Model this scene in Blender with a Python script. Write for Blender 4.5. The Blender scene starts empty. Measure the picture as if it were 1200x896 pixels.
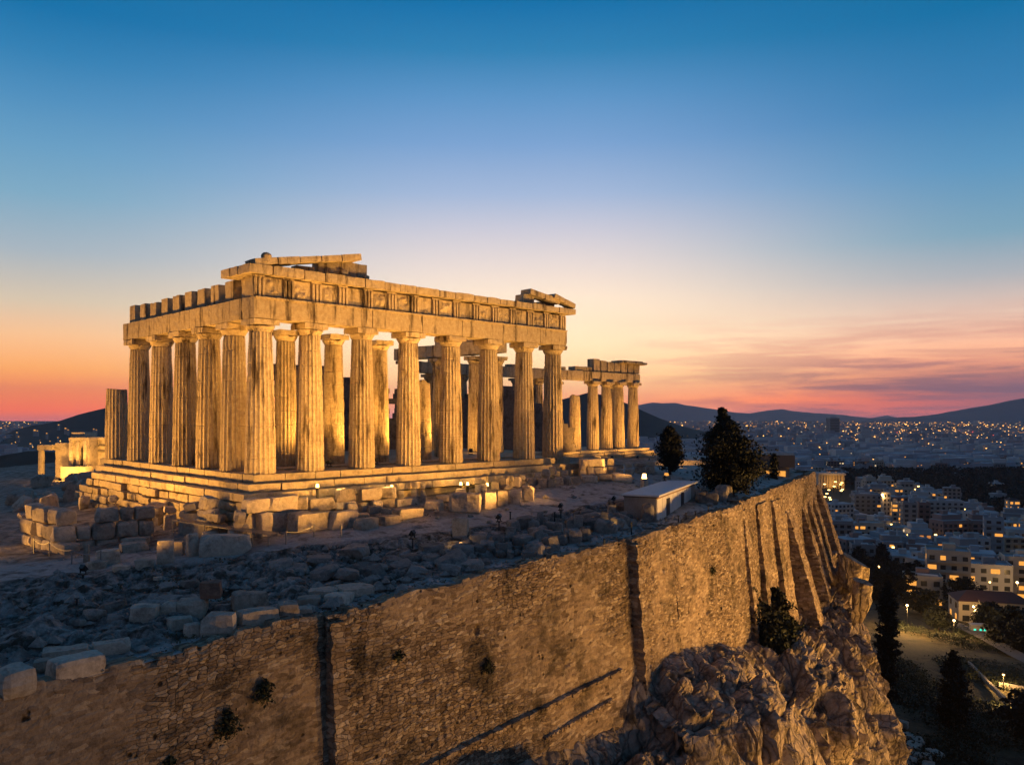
import bpy, math, random
import numpy as np
from mathutils import Vector, Matrix
from mathutils.bvhtree import BVHTree
R = math.radians
C = bpy.context.scene.collection
sc = bpy.context.scene
rng = random.Random(7)

# ------------------------------------------------------------------ camera, sky, sun, exposure
F, HX, HY, CZ = 945.0, 600.0, 485.5, 4.0
cam = bpy.data.cameras.new('camera'); cam.lens = F/1200*36; cam.sensor_width = 36
cam.shift_y = (HY-448)/1200; cam.clip_start = .5; cam.clip_end = 60000
camo = bpy.data.objects.new('camera', cam); C.objects.link(camo)
camo.location = (0, 0, CZ); camo.rotation_euler = (R(90), 0, 0); sc.camera = camo
sc.render.engine = 'CYCLES'
sc.view_settings.view_transform = 'Standard'; sc.view_settings.look = 'None'
sc.view_settings.exposure = 0.0; sc.view_settings.gamma = 1.0
sc.view_settings.use_curve_mapping = False
try:
    sc.cycles.use_denoising = True; sc.cycles.denoiser = 'OPENIMAGEDENOISE'
    sc.cycles.sample_clamp_indirect = 4.0; sc.cycles.max_bounces = 6; sc.cycles.diffuse_bounces = 3
    sc.cycles.use_light_tree = True; sc.cycles.caustics_reflective = False; sc.cycles.caustics_refractive = False
    sc.cycles.volume_bounces = 0
except Exception as e: print(e)

def lin(r, g=None, b=None):
    if g is None: r, g, b = r
    f = lambda c: (c/255/12.92) if c/255 <= .04045 else ((c/255+.055)/1.055)**2.4
    return (f(r), f(g), f(b), 1)

W = bpy.data.worlds.new('World'); sc.world = W; W.use_nodes = True
nt = W.node_tree; nt.nodes.clear(); N = nt.nodes.new; L = nt.links.new
def mth(op, a, b=None, c=None, clamp=False, tree=None):
    n = (tree or nt).nodes.new('ShaderNodeMath'); n.operation = op; n.use_clamp = clamp
    for i, v in enumerate((a, b, c)):
        if v is None: continue
        if isinstance(v, (int, float)): n.inputs[i].default_value = v
        else: (tree or nt).links.new(v, n.inputs[i])
    return n.outputs[0]
def ramp(fac, stops, tree=None):
    t = tree or nt
    n = t.nodes.new('ShaderNodeValToRGB'); el = n.color_ramp.elements
    while len(el) < len(stops): el.new(.5)
    for e, (p, c) in zip(el, stops): e.position = p; e.color = c
    t.links.new(fac, n.inputs[0]); return n.outputs[0]
def mix(fac, a, b, mode='MIX', tree=None):
    t = tree or nt
    n = t.nodes.new('ShaderNodeMix'); n.data_type = 'RGBA'; n.blend_type = mode
    for s, v in ((0, fac), (6, a), (7, b)):
        if isinstance(v, (int, float)): n.inputs[s].default_value = v
        elif isinstance(v, tuple): n.inputs[s].default_value = v
        else: t.links.new(v, n.inputs[s])
    return n.outputs[2]
tc = N('ShaderNodeTexCoord'); sp = N('ShaderNodeSeparateXYZ'); L(tc.outputs['Generated'], sp.inputs[0])
dx, dy, dz = sp.outputs
hl = mth('SQRT', mth('ADD', mth('MULTIPLY', dx, dx), mth('MULTIPLY', dy, dy)))
hl = mth('MAXIMUM', hl, .001)
el_ = mth('ARCTAN2', dz, hl)                                    # elevation angle, radians
ef = mth('ADD', mth('MULTIPLY', el_, 1.25), .1, clamp=True)      # 0.1 = horizon, 0.1+1.25*el
saz = mth('DIVIDE', dx, hl)
def stops(lst, dist): return [(.1+1.25*math.atan2(HY-y, dist), lin(*c)) for y, c in sorted(lst, reverse=True)]
top = [(-400, (10, 80, 130)), (-1500, (26, 66, 104))]
cen = ramp(ef, stops(top+[(0, (0, 108, 165)), (60, (42, 125, 176)), (114, (88, 145, 195)), (170, (120, 160, 206)), (228, (160, 181, 213)), (268, (198, 198, 212)), (310, (228, 214, 208)), (350, (250, 226, 200)), (400, (255, 226, 182)), (440, (255, 208, 146)), (470, (255, 160, 100)), (500, (150, 110, 130))], 945))
lef = ramp(ef, stops(top+[(0, (8, 110, 165)), (56, (45, 125, 176)), (110, (75, 140, 186)), (167, (100, 155, 192)), (223, (122, 166, 192)), (290, (162, 176, 186)), (350, (208, 190, 166)), (390, (240, 186, 136)), (430, (248, 165, 86)), (458, (252, 130, 58)), (480, (248, 104, 52)), (503, (120, 95, 120))], 1104))
rig = ramp(ef, stops(top+[(0, (0, 108, 160)), (107, (50, 125, 176)), (190, (85, 145, 186)), (270, (120, 160, 182)), (320, (168, 172, 178)), (370, (226, 190, 168)), (405, (246, 178, 140)), (440, (252, 148, 98)), (466, (255, 106, 62)), (490, (228, 92, 74)), (510, (110, 88, 115))], 1104))
fl = mth('MULTIPLY', mth('ADD', saz, .04), -2.05, clamp=True)
fr = mth('MULTIPLY', mth('ADD', saz, -.05), 2.05, clamp=True)
for q in ('a',):
    sm = lambda f: mth('MULTIPLY', mth('MULTIPLY', f, f), mth('SUBTRACT', 3.0, mth('MULTIPLY', f, 2.0)))
fl, fr = sm(fl), sm(fr)
col = mix(fr, mix(fl, cen, lef), rig)
# thin evening clouds, streaked along the horizon, mostly to the right
cv = N('ShaderNodeCombineXYZ'); L(mth('MULTIPLY', saz, 3.2), cv.inputs[0]); L(mth('MULTIPLY', el_, 34.0), cv.inputs[1])
cn = N('ShaderNodeTexNoise'); cn.inputs['Scale'].default_value = 1.5; cn.inputs['Detail'].default_value = 7; cn.inputs['Roughness'].default_value = .58; cn.inputs['Distortion'].default_value = .35
L(cv.outputs[0], cn.inputs['Vector'])
cn2 = N('ShaderNodeTexNoise'); cn2.inputs['Scale'].default_value = 6.0; cn2.inputs['Detail'].default_value = 6; cn2.inputs['Roughness'].default_value = .6; L(cv.outputs[0], cn2.inputs['Vector'])
band = mth('MULTIPLY', mth('MULTIPLY', mth('SUBTRACT', .125, el_), 14, clamp=True), mth('MULTIPLY', mth('ADD', saz, -.05), 2.6, clamp=True))
cl = mth('MULTIPLY', mth('MULTIPLY', mth('SUBTRACT', mth('ADD', mth('MULTIPLY', cn.outputs[0], .8), mth('MULTIPLY', cn2.outputs[0], .2)), .44), 8.0, clamp=True), band)
low = mth('MULTIPLY', mth('SUBTRACT', .075, el_), 22, clamp=True)
ccol = mix(low, lin(186, 122, 114), lin(104, 78, 96))
col = mix(mth('MULTIPLY', cl, .85), col, ccol)
# a broad violet bank low on the right
bk = mth('MULTIPLY', mth('MULTIPLY', mth('SUBTRACT', .058, mth('ADD', el_, mth('MULTIPLY', mth('SUBTRACT', cn.outputs[0], .5), .12))), 40, clamp=True), mth('MULTIPLY', mth('SUBTRACT', saz, .33), 5.0, clamp=True))
col = mix(mth('MULTIPLY', bk, .8), col, lin(112, 84, 102))
# eastern half behind the camera: darker dusk
back = mth('MULTIPLY', mth('SUBTRACT', .25, dy), .9, clamp=True)
col = mix(back, col, mix(mth('MULTIPLY', el_, 1.1, clamp=True), lin(84, 88, 110), lin(30, 66, 100)))
below = mth('MULTIPLY', mth('MULTIPLY', el_, -1.0), 12, clamp=True)
col = mix(below, col, lin(40, 45, 62))
hb = mth('MULTIPLY', mth('POWER', 2.718, mth('MULTIPLY', mth('MAXIMUM', el_, 0.0), -13.0)), .88)
hsv = N('ShaderNodeVectorMath'); hsv.operation = 'SCALE'; L(col, hsv.inputs[0]); L(mth('ADD', hb, 1.09), hsv.inputs[3]); col = hsv.outputs[0]
SUN_EL, SUN_AZ = R(1.0), R(12)
sky = N('ShaderNodeTexSky'); sky.sky_type = 'NISHITA'; sky.sun_disc = False
sky.sun_elevation = SUN_EL; sky.sun_rotation = SUN_AZ
bg1 = N('ShaderNodeBackground'); L(sky.outputs[0], bg1.inputs[0]); bg1.inputs[1].default_value = .004
bg2 = N('ShaderNodeBackground'); L(col, bg2.inputs[0]); bg2.inputs[1].default_value = 1.0
ad = N('ShaderNodeAddShader'); L(bg1.outputs[0], ad.inputs[0]); L(bg2.outputs[0], ad.inputs[1])
wo = N('ShaderNodeOutputWorld'); L(ad.outputs[0], wo.inputs[0])
sun = bpy.data.lights.new('afterglow_sun', 'SUN'); sun.energy = .05; sun.angle = R(25); sun.color = (1, .55, .4)
suno = bpy.data.objects.new('afterglow_sun', sun); C.objects.link(suno)
suno.rotation_euler = Vector((math.sin(SUN_AZ)*-1, -math.cos(SUN_AZ), -.1)).to_track_quat('-Z', 'Y').to_euler()

# ------------------------------------------------------------------ helpers
def hash3(ix, iy, iz, seed=0):
    h = (ix.astype(np.int64)*374761393 + iy.astype(np.int64)*668265263 + iz.astype(np.int64)*2147483647 + seed*1274126177) & 0xFFFFFFFF
    h = ((h ^ (h >> 13))*1274126177) & 0xFFFFFFFF
    h = ((h ^ (h >> 16))*2246822519) & 0xFFFFFFFF
    return ((h ^ (h >> 15)) & 0xFFFFFF)/float(0xFFFFFF)
def vnoise(P, seed=0):
    P = np.asarray(P, float); i = np.floor(P); f = P-i; f = f*f*(3-2*f); i = i.astype(np.int64)
    r = 0
    for a in (0, 1):
        for b in (0, 1):
            for c in (0, 1):
                w = (f[:, 0] if a else 1-f[:, 0])*(f[:, 1] if b else 1-f[:, 1])*(f[:, 2] if c else 1-f[:, 2])
                r = r+w*hash3(i[:, 0]+a, i[:, 1]+b, i[:, 2]+c, seed)
    return r*2-1
def fbm(P, oct=4, seed=0, ridged=False):
    P = np.asarray(P, float); s = 0; a = 1; t = 0
    for o in range(oct):
        n = vnoise(P*2**o, seed+o*17)
        if ridged: n = 1-2*np.abs(n)
        s = s+a*n; t += a; a *= .5
    return s/t
def worley2(x, y, seed=0):
    ix = np.floor(x); iy = np.floor(y); z = np.zeros_like(ix)
    d1 = np.full(x.shape, 9.); d2 = d1.copy(); cid = np.zeros_like(x)
    for a in (-1, 0, 1):
        for b in (-1, 0, 1):
            cx = ix+a; cy = iy+b
            px_ = cx+.15+.7*hash3(cx, cy, z, seed); py_ = cy+.15+.7*hash3(cx, cy, z, seed+5)
            d = np.hypot(x-px_, y-py_); idv = hash3(cx, cy, z, seed+9)
            m = d < d1
            d2 = np.where(m, d1, np.minimum(d2, d)); cid = np.where(m, idv, cid); d1 = np.where(m, d, d1)
    return d1, d2, cid
def worley3(P, seed=0):
    i = np.floor(P); d1 = np.full(len(P), 9.); d2 = d1.copy(); cid = np.zeros(len(P))
    for a in (-1, 0, 1):
        for b in (-1, 0, 1):
            for c in (-1, 0, 1):
                cc = i+np.array([a, b, c])
                q = np.stack([cc[:, k]+hash3(cc[:, 0], cc[:, 1], cc[:, 2], seed+k) for k in range(3)], 1)
                d = np.linalg.norm(P-q, axis=1); idv = hash3(cc[:, 0], cc[:, 1], cc[:, 2], seed+9); m = d < d1
                d2 = np.where(m, d1, np.minimum(d2, d)); cid = np.where(m, idv, cid); d1 = np.where(m, d, d1)
    return d1, d2, cid

def worley3c(P, seed=0):
    i = np.floor(P); d1 = np.full(len(P), 9.); d2 = d1.copy(); cid = np.zeros(len(P)); ctr = np.zeros_like(P)
    for a in (-1, 0, 1):
        for b in (-1, 0, 1):
            for c in (-1, 0, 1):
                cc = i+np.array([a, b, c])
                q = np.stack([cc[:, k]+hash3(cc[:, 0], cc[:, 1], cc[:, 2], seed+k) for k in range(3)], 1)
                d = np.linalg.norm(P-q, axis=1); idv = hash3(cc[:, 0], cc[:, 1], cc[:, 2], seed+9); m = d < d1
                d2 = np.where(m, d1, np.minimum(d2, d)); cid = np.where(m, idv, cid); ctr = np.where(m[:, None], q, ctr); d1 = np.where(m, d, d1)
    return d1, d2, cid, ctr
class MB:
    def __init__(s): s.v = []; s.f = []; s.m = []; s.n = 0
    def add(s, v, f, m=0):
        v = np.asarray(v, float); s.v.append(v)
        for q in f: s.f.append(tuple(int(i)+s.n for i in q)); s.m.append(m)
        s.n += len(v); return s
    def box(s, c, d, m=0, yaw=0):
        x, y, z = d[0]/2, d[1]/2, d[2]/2
        v = np.array([(a*x, b*y, e*z) for a in (-1, 1) for b in (-1, 1) for e in (-1, 1)])
        if yaw: v = v @ rotz(yaw).T
        return s.add(v+np.array(c), [(0, 1, 3, 2), (4, 6, 7, 5), (0, 4, 5, 1), (2, 3, 7, 6), (0, 2, 6, 4), (1, 5, 7, 3)], m)
    def tube(s, a, b, r0, r1=None, n=8, m=0):
        a = Vector(a); b = Vector(b); r1 = r0 if r1 is None else r1
        q = (b-a).to_track_quat('Z', 'Y'); v = []
        for p, r in ((a, r0), (b, r1)):
            for k in range(n):
                t = 2*math.pi*k/n; v.append(p+q @ Vector((math.cos(t)*r, math.sin(t)*r, 0)))
        f = [(k, (k+1) % n, n+(k+1) % n, n+k) for k in range(n)]+[tuple(range(n))[::-1], tuple(range(n, 2*n))]
        return s.add([tuple(x) for x in v], f, m)
    def quad(s, pts, m=0): return s.add(pts, [(0, 1, 2, 3)], m)
    def build(s, name, mats, parent=None, smooth=False, loc=None, attrs=None):
        me = bpy.data.meshes.new(name)
        V = np.concatenate(s.v) if s.v else np.zeros((0, 3))
        me.from_pydata(V.tolist(), [], s.f)
        for m in (mats if isinstance(mats, (list, tuple)) else [mats]): me.materials.append(m)
        if any(s.m): me.polygons.foreach_set('material_index', s.m)
        if smooth: me.polygons.foreach_set('use_smooth', [True]*len(me.polygons))
        for k, a in (attrs or {}).items():
            at = me.attributes.new(k, 'FLOAT', 'POINT'); at.data.foreach_set('value', np.asarray(a, np.float32))
        me.update()
        o = bpy.data.objects.new(name, me); C.objects.link(o)
        if parent: o.parent = parent
        if loc is not None: o.location = loc
        return o
def rotz(a): return np.array([[math.cos(a), -math.sin(a), 0], [math.sin(a), math.cos(a), 0], [0, 0, 1]])
def gridfaces(nu, nv, flip=False):
    i = np.arange(nu-1)[:, None]*nv+np.arange(nv-1)[None]
    i = i.ravel(); q = np.stack([i, i+nv, i+nv+1, i+1], 1)
    return q[:, ::-1] if flip else q
def tag(o, label=None, cat=None, group=None, kind=None):
    if label: o['label'] = label
    if cat: o['category'] = cat
    if group: o['group'] = group
    if kind: o['kind'] = kind
    return o
def empty(name, loc, rz=0, label=None, cat=None, group=None):
    o = bpy.data.objects.new(name, None); C.objects.link(o); o.location = loc; o.rotation_euler = (0, 0, rz)
    o.empty_display_size = .3
    return tag(o, label, cat, group)
def rock_box(Lx, Dy, Hz, seg=.35, amp=.04, bev=.06, seed=0, freq=1.2, big=0.0):
    h = np.array([Lx, Dy, Hz])/2
    n = [int(min(26, max(2, round(2*a/seg)))) for a in h]
    idx = {}; V = []; Fc = []
    def vid(i, j, k):
        key = (i, j, k)
        if key not in idx: idx[key] = len(V); V.append(((2*i/n[0]-1)*h[0], (2*j/n[1]-1)*h[1], (2*k/n[2]-1)*h[2]))
        return idx[key]
    for ax in range(3):
        a, b = [(1, 2), (2, 0), (0, 1)][ax]
        for side in (0, n[ax]):
            for p in range(n[a]):
                for q in range(n[b]):
                    def mk(p_, q_):
                        t = [0, 0, 0]; t[ax] = side; t[a] = p_; t[b] = q_; return vid(*t)
                    f = (mk(p, q), mk(p+1, q), mk(p+1, q+1), mk(p, q+1))
                    Fc.append(f if side else f[::-1])
    V = np.array(V); b = min(bev, h.min()*.9)
    inn = np.clip(V, -(h-b), h-b); d = V-inn; ln = np.linalg.norm(d, axis=1, keepdims=True); ln[ln == 0] = 1
    nrm = d/ln; V = inn+nrm*b*np.minimum(1, ln/b if b > 0 else 1)
    so = np.array([seed*13.7 % 97, seed*7.3 % 89, seed*3.1 % 83])
    V = V+nrm*(amp*fbm(V*freq+so, 3, seed % 50))[:, None]
    if big: V = V+nrm*(big*vnoise(V*(1.1/max(h.max(), .2))+so, 3))[:, None]
    chip = np.clip(vnoise(V*1.9+so*1.3, 11)-.25, 0, 1)
    V = V*(1-.10*chip[:, None]*(np.abs(V/h).max(1, keepdims=True) > .8)*min(1, amp*20))
    return V, Fc

# ------------------------------------------------------------------ materials
def newmat(name):
    m = bpy.data.materials.new(name); m.use_nodes = True; m.node_tree.nodes.clear(); return m, m.node_tree
def stone_mat(name, c1, c2, stain, scale=1.0, bump=.35, stain_amt=.5, rough=.9, streak=False, per_obj=.25, fine=9.0, crack=0):
    m, t = newmat(name); n = t.nodes.new; l = t.links.new
    g = n('ShaderNodeNewGeometry'); pos = g.outputs['Position']
    def noise(sc_, det=5, vec=pos, ro=.6):
        k = n('ShaderNodeTexNoise'); k.inputs['Scale'].default_value = sc_; k.inputs['Detail'].default_value = det; k.inputs['Roughness'].default_value = ro
        l(vec, k.inputs['Vector']); return k.outputs[0]
    a = noise(.6*scale); b = noise(3.5*scale, 6); f = noise(fine*scale, 4)
    base = mix(mth('MULTIPLY', mth('SUBTRACT', b, .3, tree=t), 2.2, clamp=True, tree=t), c1, c2, tree=t)
    vec = pos
    if streak:
        mp = n('ShaderNodeMapping'); mp.inputs['Scale'].default_value = (1, 1, .16); l(pos, mp.inputs[0]); vec = mp.outputs[0]
    s = noise((1.6 if streak else .9)*scale, 6, vec, .65)
    sf = mth('MULTIPLY', mth('MULTIPLY', mth('SUBTRACT', s, .525, tree=t), 7.5, clamp=True, tree=t), stain_amt, tree=t)
    base = mix(sf, base, stain, tree=t)
    oi = n('ShaderNodeObjectInfo')
    val = mth('ADD', 1-per_obj/2, mth('MULTIPLY', oi.outputs['Random'], per_obj, tree=t), tree=t)
    val = mth('MULTIPLY', val, mth('ADD', .72, mth('MULTIPLY', f, .56, tree=t), tree=t), tree=t)
    hs = n('ShaderNodeHueSaturation'); l(base, hs.inputs['Color']); l(val, hs.inputs['Value'])
    bs = n('ShaderNodeBsdfPrincipled'); l(hs.outputs[0], bs.inputs['Base Color']); bs.inputs['Roughness'].default_value = rough
    bs.inputs['Specular IOR Level'].default_value = .2
    bp = n('ShaderNodeBump'); bp.inputs['Strength'].default_value = bump; bp.inputs['Distance'].default_value = .12/scale
    hgt = mth('ADD', mth('MULTIPLY', b, .7, tree=t), mth('MULTIPLY', f, .4, tree=t), tree=t)
    if crack:
        wv = n('ShaderNodeTexNoise'); wv.inputs['Scale'].default_value = .8; wv.inputs['Detail'].default_value = 4; l(pos, wv.inputs[0])
        vm = n('ShaderNodeVectorMath'); vm.operation = 'MULTIPLY_ADD'; l(wv.outputs['Color'], vm.inputs[0]); vm.inputs[1].default_value = (1.3, 1.3, 1.3); l(pos, vm.inputs[2])
        mp2 = n('ShaderNodeMapping'); mp2.inputs['Scale'].default_value = (1, 1, .3); l(vm.outputs[0], mp2.inputs[0]); tot = None
        for k_, (sc_, wd) in enumerate(((.42, 14), (1.25, 9))):
            vv = n('ShaderNodeTexVoronoi'); vv.feature = 'DISTANCE_TO_EDGE'; vv.inputs['Scale'].default_value = sc_; l(mp2.outputs[0], vv.inputs['Vector'])
            e_ = mth('SUBTRACT', 1.0, mth('MULTIPLY', vv.outputs['Distance'], wd, clamp=True, tree=t), tree=t); tot = e_ if tot is None else mth('MAXIMUM', tot, mth('MULTIPLY', e_, .7, tree=t), tree=t)
        hgt = mth('SUBTRACT', hgt, mth('MULTIPLY', tot, crack, tree=t), tree=t)
        dk = mix(mth('MULTIPLY', tot, .75, tree=t), base, (.03, .025, .018, 1), tree=t); l(dk, hs.inputs['Color'])
    l(hgt, bp.inputs['Height']); l(bp.outputs[0], bs.inputs['Normal'])
    o = n('ShaderNodeOutputMaterial'); l(bs.outputs[0], o.inputs[0]); return m
def plain(name, c, rough=.7, metal=0, var=.2, sc_=2.0):
    m, t = newmat(name); n = t.nodes.new; l = t.links.new
    k = n('ShaderNodeTexNoise'); k.inputs['Scale'].default_value = sc_; k.inputs['Detail'].default_value = 5
    g = n('ShaderNodeNewGeometry'); l(g.outputs['Position'], k.inputs['Vector'])
    oi = n('ShaderNodeObjectInfo')
    v = mth('ADD', mth('MULTIPLY', k.outputs[0], var*2, tree=t), mth('ADD', 1-var*1.5, mth('MULTIPLY', oi.outputs['Random'], var, tree=t), tree=t), tree=t)
    hs = n('ShaderNodeHueSaturation'); hs.inputs['Color'].default_value = (*c, 1); l(v, hs.inputs['Value'])
    bs = n('ShaderNodeBsdfPrincipled'); l(hs.outputs[0], bs.inputs['Base Color']); bs.inputs['Roughness'].default_value = rough; bs.inputs['Metallic'].default_value = metal
    o = n('ShaderNodeOutputMaterial'); l(bs.outputs[0], o.inputs[0]); return m
def glow(name, c, s, sample=False):
    m, t = newmat(name); e = t.nodes.new('ShaderNodeEmission'); e.inputs[0].default_value = (*c, 1); e.inputs[1].default_value = s
    o = t.nodes.new('ShaderNodeOutputMaterial'); t.links.new(e.outputs[0], o.inputs[0])
    try: m.cycles.emission_sampling = 'AUTO' if sample else 'NONE'
    except Exception: pass
    return m
MARBLE = stone_mat('weathered_marble', (.54, .46, .32, 1), (.37, .285, .18, 1), (.06, .04, .025, 1), 1, .75, .9, streak=True, per_obj=.28)
MARBLE2 = stone_mat('marble_courses', (.52, .44, .30, 1), (.37, .30, .19, 1), (.09, .07, .05, 1), 1, .5, .5, per_obj=.3)
BLOCK = stone_mat('pale_block_stone', (.52, .46, .37, 1), (.33, .28, .22, 1), (.08, .07, .06, 1), 1.4, .6, .55, per_obj=.5)
DARKBLOCK = stone_mat('grey_rubble_stone', (.32, .29, .25, 1), (.18, .16, .14, 1), (.05, .045, .04, 1), 1.4, .7, .6, per_obj=.6)
GROUND = None; GROUND_ARGS = ('trodden_limestone', (.36, .33, .29, 1), (.17, .15, .125, 1), (.04, .034, .024, 1), .9, 1.0, .92)
ROCK = stone_mat('cliff_limestone', (.42, .35, .275, 1), (.25, .20, .155, 1), (.06, .052, .038, 1), .7, 1.0, .85, fine=8, crack=.55)
WHITE = plain('pale_painted_panel', (.62, .6, .56), .6, 0, .15)
ROOFW = plain('pale_flat_roofing', (.5, .52, .54), .7, 0, .2)
METAL = plain('grey_metal', (.28, .28, .28), .45, .8, .2)
DARKMETAL = plain('dark_painted_metal', (.03, .03, .03), .5, .3, .2)
BARK = plain('bark', (.07, .05, .035), .95, 0, .3, 6)
LEAF = plain('dark_needles', (.008, .012, .007), .8, 0, .5, 3)
LEAF2 = plain('dusty_leaves', (.025, .033, .014), .8, 0, .5, 2)
G_WARM = glow('warm_lit_window', (1, .40, .07), 1.05); G_WARM2 = glow('bright_warm_lamp', (1, .55, .15), 9.0)
G_WHITE = glow('white_lit_window', (1, .72, .42), .9); G_DIM = glow('dim_orange_window', (1, .36, .08), .6)
G_BULB = glow('lamp_bulb', (1, .6, .2), 30); G_GREEN = glow('green_lit_panel', (.05, .9, .6), 1.3); G_RED = glow('red_beacon', (1, .08, .04), 4)
G_LENS = glow('floodlight_lens', (1, .7, .3), 3)

def ground_mat():
    m = stone_mat('trodden_limestone', (.54, .505, .46, 1), (.33, .30, .265, 1), (.06, .05, .036, 1), .9, 1.0, .8); t = m.node_tree; n = t.nodes.new; l = t.links.new
    hs = [q for q in t.nodes if q.type == 'HUE_SAT'][0]; src = hs.inputs['Color'].links[0].from_socket
    a = n('ShaderNodeAttribute'); a.attribute_name = 'outcrop'; g = n('ShaderNodeNewGeometry')
    k = n('ShaderNodeTexNoise'); k.inputs['Scale'].default_value = 1.1; k.inputs['Detail'].default_value = 7; k.inputs['Roughness'].default_value = .7; l(g.outputs['Position'], k.inputs[0])
    dark = mix(mth('MULTIPLY', mth('SUBTRACT', k.outputs[0], .42, tree=t), 5, clamp=True, tree=t), (.075, .065, .05, 1), (.40, .365, .325, 1), tree=t)
    a2 = n('ShaderNodeAttribute'); a2.attribute_name = 'track'
    earth = mix(mth('MULTIPLY', mth('SUBTRACT', k.outputs[0], .40, tree=t), 5, clamp=True, tree=t), (.12, .10, .075, 1), (.36, .32, .265, 1), tree=t)
    c = mix(a2.outputs['Fac'], earth, src, tree=t); c = mix(a.outputs['Fac'], c, dark, tree=t); l(c, hs.inputs['Color']); return m
GROUND = ground_mat()
def wall_mat():
    m, t = newmat('rubble_masonry'); n = t.nodes.new; l = t.links.new
    au = n('ShaderNodeAttribute'); au.attribute_name = 'stone_u'; av = n('ShaderNodeAttribute'); av.attribute_name = 'stone_v'
    aw = n('ShaderNodeAttribute'); aw.attribute_name = 'worn'
    cx = n('ShaderNodeCombineXYZ'); l(au.outputs['Fac'], cx.inputs[0]); l(av.outputs['Fac'], cx.inputs[1])
    v1 = n('ShaderNodeTexVoronoi'); v1.voronoi_dimensions = '2D'; v1.inputs['Scale'].default_value = 1; v1.inputs['Randomness'].default_value = .75; l(cx.outputs[0], v1.inputs['Vector'])
    v2 = n('ShaderNodeTexVoronoi'); v2.voronoi_dimensions = '2D'; v2.feature = 'DISTANCE_TO_EDGE'; v2.inputs['Scale'].default_value = 1; v2.inputs['Randomness'].default_value = .75; l(cx.outputs[0], v2.inputs['Vector'])
    sc0 = n('ShaderNodeSeparateColor'); l(v1.outputs['Color'], sc0.inputs[0])
    joint = mth('MULTIPLY', mth('SUBTRACT', 1.0, mth('MULTIPLY', v2.outputs['Distance'], 11.0, clamp=True, tree=t), tree=t), mth('SUBTRACT', 1.0, aw.outputs['Fac'], tree=t), tree=t)
    g = n('ShaderNodeNewGeometry'); pos = g.outputs['Position']
    def noise(s, d=5, ro=.6):
        k = n('ShaderNodeTexNoise'); k.inputs['Scale'].default_value = s; k.inputs['Detail'].default_value = d; k.inputs['Roughness'].default_value = ro; l(pos, k.inputs[0]); return k.outputs[0]
    c = ramp(sc0.outputs[0], [(0, (.15, .11, .075, 1)), (.3, (.27, .205, .14, 1)), (.75, (.36, .28, .19, 1)), (1, (.52, .43, .31, 1))], tree=t)
    c = mix(mth('MULTIPLY', joint, .62, tree=t), c, (.09, .066, .045, 1), tree=t)
    big = mth('MULTIPLY', mth('SUBTRACT', noise(.16, 5, .6), .42, tree=t), 5, clamp=True, tree=t)
    c = mix(mth('MULTIPLY', mth('MULTIPLY', big, .6, tree=t), aw.outputs['Fac'], tree=t), c, (.34, .26, .175, 1), tree=t)      # worn render over the stones
    drk = mth('MULTIPLY', mth('SUBTRACT', noise(.24, 8, .74), .515, tree=t), 8, clamp=True, tree=t)
    c = mix(mth('MULTIPLY', drk, .82, tree=t), c, (.05, .042, .03, 1), tree=t)       # moss and soot
    ho = mth('MULTIPLY', mth('SUBTRACT', noise(1.3, 2), .70, tree=t), 16, clamp=True, tree=t)
    c = mix(ho, c, (.02, .017, .013, 1), tree=t)                                      # putlog holes and tufts
    vo = n('ShaderNodeTexVoronoi'); vo.inputs['Scale'].default_value = 1.15; l(pos, vo.inputs['Vector'])
    sx = n('ShaderNodeSeparateColor'); l(vo.outputs['Color'], sx.inputs[0])
    spot_ = mth('MULTIPLY', mth('MULTIPLY', mth('SUBTRACT', .14, vo.outputs['Distance'], tree=t), 14, clamp=True, tree=t), mth('GREATER_THAN', sx.outputs[0], .6, tree=t), tree=t)
    c = mix(mth('MULTIPLY', spot_, .9, tree=t), c, (.018, .015, .012, 1), tree=t)
    fine_ = mth('MULTIPLY', mth('SUBTRACT', noise(2.6, 6, .75), .5, tree=t), 6, clamp=True, tree=t)
    c = mix(mth('MULTIPLY', fine_, .45, tree=t), c, (.06, .045, .032, 1), tree=t)
    f = noise(7, 5, .7)
    hs = n('ShaderNodeHueSaturation'); l(c, hs.inputs['Color']); l(mth('MULTIPLY', mth('ADD', .6, mth('MULTIPLY', f, .9, tree=t), tree=t), mth('ADD', .55, mth('MULTIPLY', noise(.55, 5, .65), 1.0, tree=t), tree=t), tree=t), hs.inputs['Value'])
    bs = n('ShaderNodeBsdfPrincipled'); l(hs.outputs[0], bs.inputs['Base Color']); bs.inputs['Roughness'].default_value = .95; bs.inputs['Specular IOR Level'].default_value = .1
    bp = n('ShaderNodeBump'); bp.inputs['Strength'].default_value = 1.0; bp.inputs['Distance'].default_value = .12
    l(mth('SUBTRACT', mth('MULTIPLY', f, .6, tree=t), mth('ADD', mth('MULTIPLY', joint, .6, tree=t), mth('ADD', ho, spot_, tree=t), tree=t), tree=t), bp.inputs['Height']); l(bp.outputs[0], bs.inputs['Normal'])
    o = n('ShaderNodeOutputMaterial'); l(bs.outputs[0], o.inputs[0]); return m
MASONRY = wall_mat()

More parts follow.
